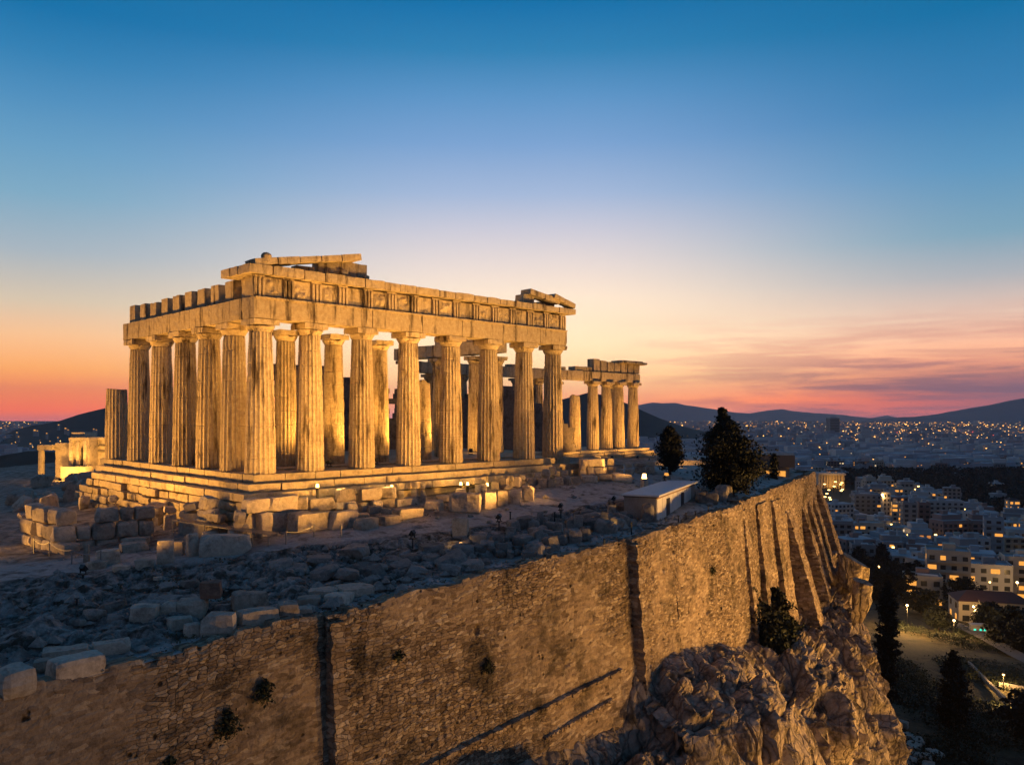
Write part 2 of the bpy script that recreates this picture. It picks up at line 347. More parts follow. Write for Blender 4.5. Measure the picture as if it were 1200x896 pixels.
# ------------------------------------------------------------------ the lie of the land
S2 = math.sqrt(2)
def uv2xy(u, v): return (u-v)/S2, (u+v)/S2
def xy2uv(x, y): return (x+y)/S2, (y-x)/S2
PATH = [(-24.3, 18.1, -5.75), (-8.2, 35.9, -5.0), (7.5, 52.7, -4.2), (19.7, 70.2, -3.8), (38.6, 102.8, -3.4), (41, 118, -4.2), (39, 140, -5), (30, 160, -5), (10, 185, -5)]
PU = np.array([(x+y)/S2 for x, y, z in PATH]); PV = np.array([(y-x)/S2 for x, y, z in PATH]); PZ = np.array([p[2] for p in PATH])
vw = lambda u: np.interp(u, PU, PV)
zw = lambda u: np.interp(u, PU, PZ)
U0, V0 = 26.7, 50.8
zfoot = lambda u: np.interp(u, [-5, 8, 15, 22, 27, 33, 45, 57, 80, 100, 125], [-5.3, -5.0, -4.7, -4.1, -3.3, -2.7, -2.0, -1.6, -1.9, -2.6, -3.5])
def gz(X, Y):
    u, v = xy2uv(X, Y); a = vw(u); t = np.clip((v-a)/np.maximum(V0-3-a, 4), 0, 1)
    z = (zw(u)-.08)*(1-t)+zfoot(u)*t
    d = np.exp(-((u-92)/9)**2-((v-55)/9)**2); z = z-1.6*d
    return z-1.9*np.clip((v-72)/40, 0, 1)*np.clip((70-u)/20, 0, 1)
PT_U = [5, 12, 18, 24, 29, 33, 37, 42, 48, 54, 62, 75]; PT_T = [24, 21, 17.5, 13.5, 11.0, 9.8, 9.3, 9.2, 9.4, 9.2, 9.0, 12]; PT_W = [3.2, 3.0, 2.4, 1.8, 1.6, 1.6, 1.7, 2.0, 2.6, 3.4, 4.5, 6]
def onpath(u, t):
    return np.clip((np.interp(u, PT_U, PT_W)-np.abs(t-np.interp(u, PT_U, PT_T)))/.9+.5, 0, 1)
def rough(X, Y):
    """outcrop mask: bare broken rock along the inside of the wall"""
    u, v = xy2uv(X, Y); t = v-vw(u)
    m = np.clip((t-1.9)/1.5, 0, 1)*np.clip((np.interp(u, PT_U, PT_T)-t)/1.5, 0, 1)*np.clip((58-u)/8, 0, 1)
    return m*(1-onpath(u, t))
def ground_at(px, py):
    Y = np.arange(14, 190, .1); X = (px-HX)/F*Y; z = CZ-(py-HY)/F*Y
    k = np.argmax(z <= gz(X, Y)); return float(X[k]), float(Y[k]), float(gz(X[k], Y[k]))
def at(px, py, Y): return ((px-HX)/F*Y, Y, CZ-(py-HY)/F*Y)
def hz(X, Y):
    z = -40-.06*(Y-100)-.1*np.clip(X-50, -10, 400)
    return np.clip(z, -75, -37)

def terrain():
    # plateau
    us = np.concatenate([np.arange(-4.4, 4, .5), np.arange(4, 60, .19), np.arange(60, 137.5, .8)])
    ts = np.concatenate([np.arange(0.35, 14, .16), np.arange(14, 24, .3), np.arange(24, 118, 1.3)])
    Ug, Tg = np.meshgrid(us, ts, indexing='ij'); Vg = vw(Ug)+Tg
    X, Y = uv2xy(Ug, Vg); x, y = X.ravel(), Y.ravel(); z = gz(x, y)
    m = rough(x, y); P = np.stack([x, y, 0*x], 1)
    d1, d2, cid = worley2(x*.55+.3*vnoise(P*.4, 3), y*.8, 4)
    n1 = fbm(P*.22, 4, 2, True)
    z = z+m*(.55*n1+.32*(cid-.4)*np.clip((d2-d1)*4, 0, 1)-.1)+.06*fbm(P*.9, 4, 8)
    e1, e2, ec = worley2(x*1.0+.5*vnoise(P*.8, 7), y*1.25+.5*vnoise(P*.8, 8), 14); z = z+m*(.17*(ec-.4)-.26*np.exp(-((e2-e1)/.09)**2))
    z = z+.18*fbm(P*.12, 3, 5)*(1-m)*np.clip((Tg.ravel()-1)/3, 0, 1)
    a, b = X.shape
    V = np.stack([x, y, z], 1).reshape(a, b, 3)
    sk = V[:, -1].copy(); sk[:, 2] = -78; V = np.concatenate([V, sk[:, None]], 1)
    mb = MB(); mb.add(V.reshape(-1, 3), gridfaces(a, b+1))
    uu, vv = xy2uv(x, y); trk = np.maximum(onpath(uu, vv-vw(uu)), np.clip((2.3-(vv-vw(uu)))/.8, 0, 1)); trk = np.clip(trk+.35*vnoise(P*.5, 33), 0, 1).reshape(a, b); trk = np.concatenate([trk, trk[:, -1:]], 1); oc = np.clip(m*1.3+.5*vnoise(P*.35, 31)*(m > .02), 0, 1).reshape(a, b); oc = np.concatenate([oc, oc[:, -1:]], 1); o = mb.build('plateau_ground', GROUND, smooth=False, attrs={'outcrop': oc.ravel(), 'track': trk.ravel()}); tag(o, kind='structure')
    # cliff below the wall
    us = np.concatenate([np.arange(26, 108, .2), np.arange(108, 137, .8)])
    fu = lambda xs, ys: np.interp(us, xs, ys)
    zf = fu([26, 30, 37, 40.6, 42.0, 50, 58, 63.6, 75, 88, 96, 100, 104, 137], [-15.0, -14.2, -15.0, -15.2, -12.2, -12.5, -14.6, -15.8, -16.8, -16.8, -14.8, -12.6, -12.2, -14])
    e = fu([8, 40, 50, 60, 70, 80, 90, 100, 105, 115, 137], [4, 5.0, 7.6, 8.0, 8.4, 7.4, 6, 4.4, 3.8, 4, 4])
    bx = np.interp(us, PU, [p[0] for p in PATH]); by = np.interp(us, PU, [p[1] for p in PATH])
    ang = fu([60, 78, 99, 104, 112, 137], [R(-45), R(-32), R(-30), R(-12), R(4), R(28)])
    ox, oy = np.cos(ang), np.sin(ang)
    K = 190; tt = np.linspace(0, 1, K)
    prof_t = [0, .12, .30, .48, .62, .8, 1]
    rows = []
    for i in range(len(us)):
        ei = e[i]; z0 = zf[i]
        w = np.interp(tt, prof_t, [-1.2, 1.2, ei*.55, ei, ei+3.2, ei+8, ei+22]); z = np.interp(tt, prof_t, [z0+.8, z0-.3, z0-ei*.26, z0-ei*.55, -31, -42, -49])
        rows.append(np.stack([bx[i]+ox[i]*w, by[i]+oy[i]*w, z], 1))
    G = np.array(rows); du = np.gradient(G, axis=0); dt = np.gradient(G, axis=1)
    nr = np.cross(du, dt); nr /= np.linalg.norm(nr, axis=2, keepdims=True)+1e-9
    if nr[:, K//2, 0].mean() < 0: nr = -nr
    P = G.reshape(-1, 3); Q = P*np.array([1, 1, .55])
    wq = np.stack([vnoise(P*.35, 1), vnoise(P*.35, 2), vnoise(P*.35, 3)], 1)
    def facet(fr, sd, k, tilt, warp):
        Qq = P*np.array(fr)+warp*wq; d1, d2, cid, ctr = worley3c(Qq, sd); rd = np.stack([hash3(cid*9e5, cid*0+q, cid*0, sd+q) for q in range(3)], 1)*2-1
        return k*(cid-.5)*np.clip((d2-d1)*9, 0, 1)+tilt*((Qq-ctr)*rd).sum(1), d2-d1
    f1, e1 = facet((.19, .19, .08), 5, 2.4, 1.5, .4); f2, e2 = facet((.46, .46, .17), 8, 1.0, .6, .3); f3, e3 = facet((1.2, 1.2, .6), 11, .36, .22, .2)
    disp = 1.6*fbm(Q*.11, 3, 4)+f1+f2+f3-.55*np.exp(-(e1/.05)**2)-.3*np.exp(-(e2/.06)**2)+.07*fbm(P*2.2, 3, 12)
    fade = np.tile(np.clip((tt-.04)/.2, .10, 1), len(us))
    P = P+nr.reshape(-1, 3)*(disp*fade)[:, None]
    mb = MB(); mb.add(P, gridfaces(len(us), K))
    o = mb.build('cliff_rock', ROCK, smooth=False); tag(o, kind='structure')
    global CLIFF; CLIFF = BVHTree.FromPolygons([tuple(p) for p in P], gridfaces(len(us), K).tolist())
    # lower land: one sheet out to the horizon
    th = np.radians(np.concatenate([np.arange(-50, 50, .5), np.arange(50, 310.1, 6)])); rr = np.concatenate([[1], np.geomspace(20, 10400, 150)])
    T, Rr = np.meshgrid(th, rr, indexing='ij'); X = Rr*np.sin(T); Y = Rr*np.cos(T); z = hz(X, Y)
    P = np.stack([X.ravel(), Y.ravel(), z.ravel()], 1)
    near = np.clip((500-P[:, 1])/200, 0, 1)*(P[:, 1] > 0)
    P[:, 2] += near*(1.6*fbm(P*.035, 4, 3)+.5*fbm(P*.2, 3, 6))
    mb = MB(); mb.add(P, gridfaces(len(th), len(rr)))
    m = stone_mat('dry_grass_slope', (.085, .07, .035, 1), (.045, .038, .02, 1), (.014, .014, .008, 1), .28, 1.0, .9)
    o = mb.build('city_ground', m, smooth=True); tag(o, kind='structure')
terrain()

def mountain(name, ridge, Y, depth, base, mat, seed, amp, n=260, front=.5):
    xs = np.array([(a-HX)/F*Y for a, b in ridge]); hs = np.array([CZ+(HY-b)/F*Y for a, b in ridge])
    x = np.linspace(xs[0], xs[-1], n); h = np.interp(x, xs, hs)
    t = np.linspace(-1, 1, 61); rows = []
    X, T = np.meshgrid(x, t, indexing='ij'); P = np.stack([X.ravel()/depth*2, T.ravel()*2, 0*X.ravel()], 1)
    k = np.where(T < 0, (1+T)**1.4, 1-T*T)
    nz = fbm(P*1.3, 5, seed, True).reshape(X.shape)
    Z = base+(h[:, None]-base)*k+amp*nz*(1-np.abs(T))**.5*np.clip(k*1.2, 0, 1)*np.clip(np.abs(T)*3, .12, 1)
    Yg = Y+T*depth*np.where(T < 0, front, .5)+amp*1.5*nz
    Xg = X*(1+T*depth*np.where(T < 0, front, .5)/Y)
    mb = MB(); mb.add(np.stack([Xg.ravel(), Yg.ravel(), Z.ravel()], 1), gridfaces(n, 61))
    o = mb.build(name, mat, smooth=True); return tag(o, kind='structure')
MTN = plain('bare_mountain', (.20, .17, .19), .95, 0, .2, .002)
WOOD = plain('wooded_hillside', (.045, .052, .04), .95, 0, .4, .05)
mountain('mountain', [(560, 500), (640, 487), (700, 480), (740, 476), (752, 474), (765, 471.5), (778, 472.5), (792, 472), (805, 475), (825, 478), (845, 481), (862, 484), (880, 485), (900, 481.5), (918, 480), (935, 483), (960, 486), (990, 488), (1020, 491), (1050, 493), (1090, 497)], 11500, 3600, -80, MTN, 3, 60)
mountain('mountain', [(1000, 500), (1020, 490), (1040, 487), (1055, 490), (1080, 495)], 15500, 1500, -80, MTN, 5, 20)
mountain('mountain', [(960, 500), (1000, 496), (1040, 492), (1075, 490), (1100, 487), (1130, 481), (1160, 475), (1200, 466), (1260, 455), (1330, 452), (1450, 470)], 7800, 3000, -80, MTN, 7, 40)
mountain('mountain', [(-300, 497), (-100, 495), (-30, 496.5), (60, 497), (120, 496), (300, 498)], 9500, 1800, -80, MTN, 9, 15)
mountain('wooded_hill', [(0, 512), (20, 503), (40, 498), (50, 497), (70, 493), (90, 486), (110, 481), (128, 477), (180, 471), (260, 476), (340, 490), (420, 503)], 2400, 900, -78, WOOD, 11, 10)
mountain('wooded_hill', [(560, 506), (610, 488), (650, 470), (690, 460), (715, 464), (740, 475), (755, 482), (775, 491), (800, 500), (830, 507)], 2300, 800, -78, WOOD, 15, 10)
mountain('wooded_hill', [(-60, 545), (0, 534), (30, 529), (60, 530), (90, 534), (140, 545)], 900, 160, -76, WOOD, 13, 5)

# ------------------------------------------------------------------ the great retaining wall
def seglen(a, b): return math.hypot(b[0]-a[0], b[1]-a[1])
rw = empty('retaining_wall', (0, 0, 0), 0, 'long high rubble-stone retaining wall with battered buttresses along the cliff edge', 'wall')
def wall_section(a, b, H0, H1, off, res, seed, thick=1.3, dress=0.0):
    Ls = seglen(a, b); d = ((b[0]-a[0])/Ls, (b[1]-a[1])/Ls); n = (d[1], -d[0])
    ns = int(Ls/res)+1; s = np.linspace(0, Ls, ns); Hm = max(H0, H1); nh = int(Hm/res)+1
    h = np.linspace(0, 1, nh)
    Sg, Hg = np.meshgrid(s, h, indexing='ij'); Hd = Hg*np.interp(Sg, [0, Ls], [H0, H1])
    zt = np.interp(Sg, [0, Ls], [a[2], b[2]])
    x = Sg.ravel(); y = Hd.ravel(); P3 = np.stack([x, y, 0*x+seed*3.3], 1)
    jag = .16*(hash3(np.floor(x/.55), 0*x, 0*x, seed)-.6)+.12*vnoise(np.stack([x*.4, 0*x, 0*x], 1), seed)
    wx, wy = x+.25*vnoise(P3*.9, 5), y+.12*vnoise(P3*.9, 6)
    d1, d2, cid = worley2(wx*2.5, wy*5.2, seed); edge = np.clip((d2-d1)*3.2, 0, 1)
    worn = np.clip(vnoise(P3*.23, seed+3)*1.6+.45*vnoise(P3*1.3, seed+4)+.35, 0, 1)*.62
    disp = (edge**.5*.07+(cid-.5)*.07)*(1-worn)+.13*fbm(P3*.35, 3, seed+1)+.03*fbm(P3*2.5, 2, seed+2)
    hole = np.clip(vnoise(P3*1.1, seed+8)-.72, 0, 1); disp -= hole*1.0
    fall = np.clip(y/.35, 0, 1)
    out = off+.075*y+disp-.08*(1-fall)
    X = a[0]+d[0]*x+n[0]*out; Yy = a[1]+d[1]*x+n[1]*out; Z = zt.ravel()+.10+jag*(1-np.clip(y/1.0, 0, 1))-y
    V = np.stack([X, Yy, Z], 1).reshape(ns, nh, 3)
    cap = []
    for w in (thick, thick*.6, thick*.25):                      # top of the wall running back
        ex = .03*vnoise(np.stack([s*1.5, 0*s+w*4, 0*s], 1), seed)
        cap.append(np.stack([a[0]+d[0]*s+n[0]*(off-w), a[1]+d[1]*s+n[1]*(off-w), V[:, 0, 2]+ex-(.25 if w == thick else 0.0)], 1))
    V = np.concatenate([np.stack(cap, 1), V], 1)
    el = V[:1].copy(); 
    back_ = np.array([n[0], n[1], 0])
    def endcap(row, sgn):                                         # close the ends so a step in plan shows stone
        e = row.copy(); inner = row-back_*(1.4); return np.stack([inner, e] if sgn < 0 else [e, inner], 0)
    V = np.concatenate([endcap(V[0], -1)[:1], V, endcap(V[-1], 1)[1:]], 0)
    wx2 = wx+.06*vnoise(P3*3.1, 15); wy2 = wy+.03*vnoise(P3*3.3, 16); wy = wy2; wx = wx2; su = (wx*2.5).reshape(ns, nh); sv = (wy*6.6+seed*31).reshape(ns, nh); wo_ = np.clip(worn*1.6, 0, 1).reshape(ns, nh)
    su = np.concatenate([np.repeat(su[:, :1], 3, 1), su], 1); sv = np.concatenate([sv[:, :1]-np.array([[6., 4., 2.]]), sv], 1); wo_ = np.concatenate([np.repeat(wo_[:, :1], 3, 1), wo_], 1)
    su = np.concatenate([su[:1]-3, su, su[-1:]+3], 0); sv = np.concatenate([sv[:1], sv, sv[-1:]], 0); wo_ = np.concatenate([wo_[:1], wo_, wo_[-1:]], 0)
    mb = MB(); mb.add(V.reshape(-1, 3), gridfaces(ns+2, nh+3, True))
    return mb.build('wall_section', MASONRY, rw, attrs={'stone_u': su.ravel(), 'stone_v': sv.ravel(), 'worn': wo_.ravel()})
def pt(i, f=0.0):
    a, b = PATH[i], PATH[i+1]; return tuple(a[k]+(b[k]-a[k])*f for k in range(3))
wall_section(pt(0), pt(1), 15, 15, -.35, .07, 1)
wall_section(pt(1), pt(2), 15, 13.5, .0, .07, 2)
wall_section(pt(2, 0), pt(2, .30), 10.5, 11.2, .35, .075, 3)
wall_section(pt(2, .30), pt(3), 11.2, 13, .32, .08, 4)
wall_section(pt(3), pt(3, .36), 13, 14.5, .1, .11, 5)
wall_section(pt(3, .36), pt(4), 14.5, 11.5, .1, .13, 6)
wall_section(pt(4), pt(5), 11.5, 11, .0, .3, 7); wall_section(pt(5), pt(6), 11, 11, .0, .4, 8); wall_section(pt(6), pt(7), 11, 11, 0, .5, 9)
def buttress(f, H, top, wid, proj, base=.35, i=3, skew=0):
    a, b = PATH[i], PATH[i+1]; Ls = seglen(a, b); d = np.array([(b[0]-a[0])/Ls, (b[1]-a[1])/Ls, 0]); n = np.array([d[1], -d[0], 0])
    c = np.array(pt(i, f)); nh, nw = 90, 10; mb = MB(); V = []; st = []; mo = []
    for k in range(nh):
        t = k/(nh-1); z = top+(H-top)*t
        p = proj*(t**.85)+.075*z+base; w = wid*(1+.25*t)
        sd_ = [k_/12 for k_ in range(1, 12)]; ring = [(-w/2, 0)]+[(-w/2, p*q) for q in sd_]+[(-w/2+w*q/nw, p) for q in range(nw+1)]+[(w/2, p*q) for q in sd_[::-1]]+[(w/2, 0)]
        for (s_, o_) in ring:
            V.append(c+d*(s_+skew*t)+n*(o_-.0)+np.array([0, 0, -z]))
    V = np.array(V); m = len(ring)
    P = V*1.0; sg = np.linalg.norm(P[:, :2]-c[:2], axis=1)
    d1, d2, cid = worley2((P[:, 0]*.8+P[:, 1]*1.1)*1.9, P[:, 2]*3.9, 3); edge = np.clip((d2-d1)*3, 0, 1)
    V = V+(n*1.0)[None]*((.12*fbm(P*1.1, 3, 6)+.08*(cid-.5))*(np.tile(np.array([0]+[1]*(m-2)+[0]), nh)))[:, None]+d[None]*(.14*fbm(P*.9, 3, 9)+.10*(cid-.5)*edge)[:, None]
    V = np.concatenate([V, V[:m].mean(0, keepdims=True)]); bu = (V @ d)*2.3-(V @ n)*2.3*.9; bv = V[:, 2]*4.6
    f_ = [tuple(q) for q in gridfaces(nh, m)]+[(k+1, k, nh*m) for k in range(m-1)]
    mb.add(V, f_)
    return mb.build('buttress', MASONRY, rw, attrs={'stone_u': bu, 'stone_v': bv, 'worn': np.full(len(V), .35)})
def narrow(i, f, w, H, p): buttress(f, H, .25, w, .0, p, i)
narrow(2, .015, .75, 11, .75); narrow(1, .012, .7, 15, .35)
buttress(.02, 13.4, .6, 1.5, .7, .3); buttress(.20, 14.2, .7, 4.2, .6, .3); buttress(.36, 14.4, 1.0, 3.6, .9, .3); buttress(.52, 14.6, 3.0, 2.0, 2.5, .25); buttress(.73, 13.6, 3.2, 1.5, 2.2, .2)
buttress(.83, 12.4, 3.0, 1.4, 2.0, .2); buttress(.92, 11.6, 2.8, 1.3, 1.8, .2); buttress(1.01, 10.5, 1.6, 1.7, 2.2, .2)
def ledge(i, f0, h0, f1, h1, off, r):
    mb = MB(); a = np.array(pt(i, f0)); b = np.array(pt(i, f1)); Ls = seglen(PATH[i], PATH[i+1])
    d = (np.array(PATH[i+1])-np.array(PATH[i])); d[2] = 0; d /= np.linalg.norm(d); n = np.array([d[1], -d[0], 0])
    K = 60
    for k in range(K):
        t0, t1 = k/K, (k+.97)/K
        q = lambda t: a+(b-a)*t-np.array([0, 0, h0+(h1-h0)*t])+n*(off+.075*(h0+(h1-h0)*t))
        p0, p1 = q(t0), q(t1); up = np.array([0, 0, r]); o = n*(r*1.5+.05*math.sin(k*1.7))
        v = [p0-n*.3-up, p0-n*.3+up, p0+o+up*.6, p0+o-up*.6, p1-n*.3-up, p1-n*.3+up, p1+o+up*.6, p1+o-up*.6]
        mb.add(v, [(0, 1, 2, 3), (7, 6, 5, 4), (1, 5, 6, 2), (3, 2, 6, 7), (0, 3, 7, 4)])
    o = mb.build('shadow_ledge', MASONRY, rw, attrs={'stone_u': np.concatenate(mb.v) @ d*2.3, 'stone_v': np.concatenate(mb.v)[:, 2]*4.6, 'worn': [.3]*mb.n}); return o
ledge(1, .03, 8.3, .93, 7.9, .05, .17); ledge(1, .60, 9.7, .88, 9.4, .05, .14)  # added ledges, shaped to throw the long shadow bars across the wall

# ------------------------------------------------------------------ the temple
T = empty('ancient_temple', (-17.1, 54.8, 0), R(45), 'floodlit ruined Doric temple of fluted marble columns on a stepped platform', 'temple')
TM = T.matrix_basis
def tw(x, y, z=0): p = Matrix.LocRotScale(Vector((-17.1, 54.8, 0)), Matrix.Rotation(R(45), 3, 'Z'), None) @ Vector((x, y, z)); return p
def tz(x, y): p = tw(x, y); return float(gz(p.x, p.y))
def column(x, y, z0=0, h=10.43, r0=.99, r1=.755, seed=1, cap=True, plainshaft=False, ragged=0, nf=20, parent=None):
    hc = .86 if cap else 0; hs = h-hc
    per = 6; n = nf*per; th = np.arange(n)/n*2*math.pi
    f = (np.arange(n) % per)/per; fl = (4*f*(1-f))*(.0 if plainshaft else .085)
    nd = max(3, int(hs/1.0)); zs = []
    for k in range(nd):
        a, b = hs*k/nd, hs*(k+1)/nd
        zs += [a+.012, a+.05, a+(b-a)*.35, a+(b-a)*.65, b-.05, b-.012]
    zs = np.array([0]+zs+[hs]); Rr = r0+(r1-r0)*(zs/hs)**1.15+.02*np.sin(np.pi*zs/hs)
    Tg, Zg = np.meshgrid(th, zs); Rg = Rr[:, None]*(1-fl[None])
    P = np.stack([np.cos(Tg).ravel()*1.1, np.sin(Tg).ravel()*1.1, Zg.ravel()*.6+seed*7.7], 1)
    chip = np.clip(fbm(P*1.6, 4, seed)-.28, 0, 1)*.30+.012*fbm(P*3, 3, seed+3)+np.clip(fbm(P*.7, 2, seed+5)-.45, 0, 1)*.35
    jn = np.zeros_like(zs); 
    for k in range(len(zs)):
        q = (k-1) % 6
        if 0 < k < len(zs)-1 and q in (0, 5): jn[k] = .028
    Rg = Rg-chip.reshape(Rg.shape)-jn[:, None]
    if ragged: Zg = Zg+np.where(Zg > hs-.2, ragged*(vnoise(np.stack([np.cos(Tg).ravel()*1.2, np.sin(Tg).ravel()*1.2, 0*Tg.ravel()+seed], 1), 2)).reshape(Zg.shape)-ragged*.3, 0)
    V = np.stack([Rg*np.cos(Tg), Rg*np.sin(Tg), Zg], 2).reshape(-1, 3)
    m = len(zs); i = np.arange(m-1)[:, None]*n; j = np.arange(n)[None]
    Fc = [tuple(q) for q in np.stack([i+j, i+(j+1) % n, i+n+(j+1) % n, i+n+j], 2).reshape(-1, 4)]
    Fc.append(tuple(range((m-1)*n, m*n)))
    o = MB().add(V, Fc).build('column', MARBLE, parent or T, loc=(x, y, z0)); o.rotation_euler = (0, 0, rng.uniform(0, .3))
    if cap:
        mb = MB(); prof = [(0, r1*.98), (.06, r1*1.0), (.07, r1*1.05), (.13, r1*1.08), (.2, r1*1.13), (.3, r1*1.22), (.38, r1*1.27), (.44, r1*1.24)]
        k = 40; V = [(r*math.cos(2*math.pi*q/k), r*math.sin(2*math.pi*q/k), z) for z, r in prof for q in range(k)]
        V = np.array(V); nn = V/np.linalg.norm(V+1e-6, axis=1, keepdims=True); V -= nn*(np.clip(fbm(V*1.5+seed*3.1, 3, seed)-.15, 0, 1)*.5)[:, None]
        mb.add(V, [(a*k+q, a*k+(q+1) % k, a*k+k+(q+1) % k, a*k+k+q) for a in range(len(prof)-1) for q in range(k)])
        v, f_ = rock_box(2*r1*1.27, 2*r1*1.27, .41, .2, .10, .03, seed+40, 1.4); v[:, 2] += .44+.205; mb.add(v, f_)
        c = mb.build('capital', MARBLE, o, loc=(0, 0, hs)); c.rotation_euler = (0, 0, -o.rotation_euler.z)
    return o
CX = [0, 3.8, 8.2, 12.6, 17.0, 21.3, 25.7, 29.6]; CY = [3.85, 7.85, 12.1, 16.75, 21.6]
for i, x in enumerate(CX): column(x, 0, seed=i+1, r0=1.0 if i else 1.04)
for i, y in enumerate(CY): column(0, y, seed=i+21)
column(-.2, 26.5, h=6.3, r1=.86, seed=31, cap=False, ragged=.12)
# inner porch columns
for i, (x, y, h, cap) in enumerate([(4.6, 4.8, 10.3, 1), (8.5, 4.3, 10.2, 1), (12.7, 4.1, 10.0, 1), (17.4, 4.3, 6.8, 0)]):
    column(x, y, z0=.1, h=h, r0=.86, r1=.70, seed=51+i, cap=bool(cap), ragged=.35 if not cap else 0, plainshaft=(i in (1, 2, 3)))
# cross colonnade deep inside
for i, (y, h, cap) in enumerate([(10.2, 10.0, 1), (13.4, 10.2, 1), (19.6, 10.3, 1), (25.6, 10.3, 1)]):
    column(32.0, y, z0=.05, h=h, r0=.85, r1=.7, seed=61+i, cap=bool(cap))
column(21.6, 6.5, z0=.1, h=8.4, r0=.8, r1=.68, seed=68, cap=False, ragged=.4)
# far flank
for i, x in enumerate([79.2, 75.4, 72.3, 69.0]): column(x, 27.4, z0=-1.35, seed=71+i)
column(65.0, 27.6, z0=-1.35, h=8.2, seed=76, cap=False, ragged=.3); column(61.6, 28.5, z0=-1.35, h=10.2, seed=77); column(79.2, 31.6, z0=-1.35, seed=78)
for i, x in enumerate([38, 43, 48.5, 53.5, 57.5]): column(x, 28.2, z0=-1.35, seed=80+i)

def courses(name, segs, mat=MARBLE2, parent=T, seg=.4, amp=.035, bev=.05, seed=0, freq=1.2):
    """one part: a course of blocks; segs = (cx, cy, cz, L, D, H, yaw)"""
    mb = MB()
    for k, (cx, cy, cz, l_, d_, h_, yw) in enumerate(segs):
        v, f = rock_box(l_, d_, h_, seg, amp, bev, seed+k*3+1, freq); mb.add(v @ rotz(yw).T+np.array([cx, cy, cz]), f)
    return mb.build(name, mat, parent)
def run_x(x0, x1, y, d, z0, h, bl, jit=.06, gap=.015, sd=0):
    r = random.Random(sd); out = []; x = x0
    while x < x1-.05:
        l_ = min(bl*r.uniform(.75, 1.25), x1-x)
        if x1-x-l_ < .5: l_ = x1-x
        out.append((x+l_/2, y+r.uniform(-jit, jit), z0+h/2+r.uniform(-jit, jit)*.3, l_-gap, d, h-.012, 0)); x += l_
    return out
def run_y(y0, y1, x, d, z0, h, bl, jit=.06, gap=.015, sd=0):
    return [(x+(b-y), a, c, l_, d_, h_, R(90)) for (a, b, c, l_, d_, h_, w), y in ((s, 0) for s in run_x(y0, y1, 0, d, z0, h, bl, jit, gap, sd))]
# platform: solid core and three steps on the two seen sides
core = MB(); core.box((15.2, 13.8, -.95), (31.6, 29.2, 1.86)); core.box((15.2, 13.7, -3.3), (33.2, 30.4, 3.0)); core.box((34.5, 18, -.75), (7, 20, 1.4)); core.build('platform_core', MARBLE2, T)
for k in range(3):
    e = 1.05+.68*k; z0 = -.55*(k+1)
    segs = run_x(-e, 30.9+[0, 1.3, 2.9][k], -e+.75, 1.5, z0, .55, 2.4, .03, .012, 11+k)
    segs += run_y(-e+1.55, 28.4-[0, .9, 2.2][k], -e+.75, 1.5, z0, .55, 2.2, .05, .02, 31+k)
    courses('platform_step', segs, seed=100*k)
for k in range(4):                                                  # rough foundation courses showing on the left
    e = 2.5+.16*k+.1*(k % 2); z0 = -1.65-.62*(k+1); x1 = [9, 5, 2, -1][k]
    segs = run_y(-e+1.3, [27.5, 28.5, 29, 24][k], -e+.6, 1.3, z0, .62, 1.7, .16, .03, 41+k)
    segs += run_x(-e, x1, -e+.6, 1.3, z0, .62, 1.6, .16, .03, 61+k)
    segs = [(a, b, c-.0, l_, d_*rng.uniform(.75, 1.05), h_, w) for (a, b, c, l_, d_, h_, w) in segs if rng.random() > .07 or k >= 2]; courses('foundation_course', segs, amp=.12, bev=.13, seed=300+100*k)
fl_ = MB(); fl_.box((15.2, 13.5, .055), (27.5, 23.5, .10)); fl_.build('inner_floor', MARBLE2, T)
# entablature of the near front
A0, AH = 10.43, 1.46
def arch_x(x0, x1, y, z, sd): return courses('architrave', [(a, b, c, l_, 1.88, AH, 0) for (a, b, c, l_, d, h, w) in run_x(x0, x1, y, 1.88, z, AH, 4.27, .012, .02, sd)], MARBLE, amp=.035, bev=.035, seed=sd)
arch_x(-.95, 30.55, 0, A0, 501)
courses('architrave', [(a, b, c, l_, 1.86, AH-.02, w) for (a, b, c, l_, d, h, w) in run_y(.96, 22.9, 0, 1.86, A0, AH, 4.3, .012, .02, 511)], MARBLE, amp=.04, bev=.035, seed=520)
FZ = A0+AH+.01; FH = 1.45
fr_ = courses('frieze', [(14.8, .04, FZ+FH/2, 31.2, 1.15, FH-.02, 0)], MARBLE, seg=.5, amp=.02, bev=.02)
courses('taenia', [(14.82, -.99, A0+AH-.07, 31.4, .14, .13, 0)], MARBLE, seg=.4, amp=.02, bev=.02)
r = random.Random(5)
xs = np.linspace(-.5, 30.1, 15)
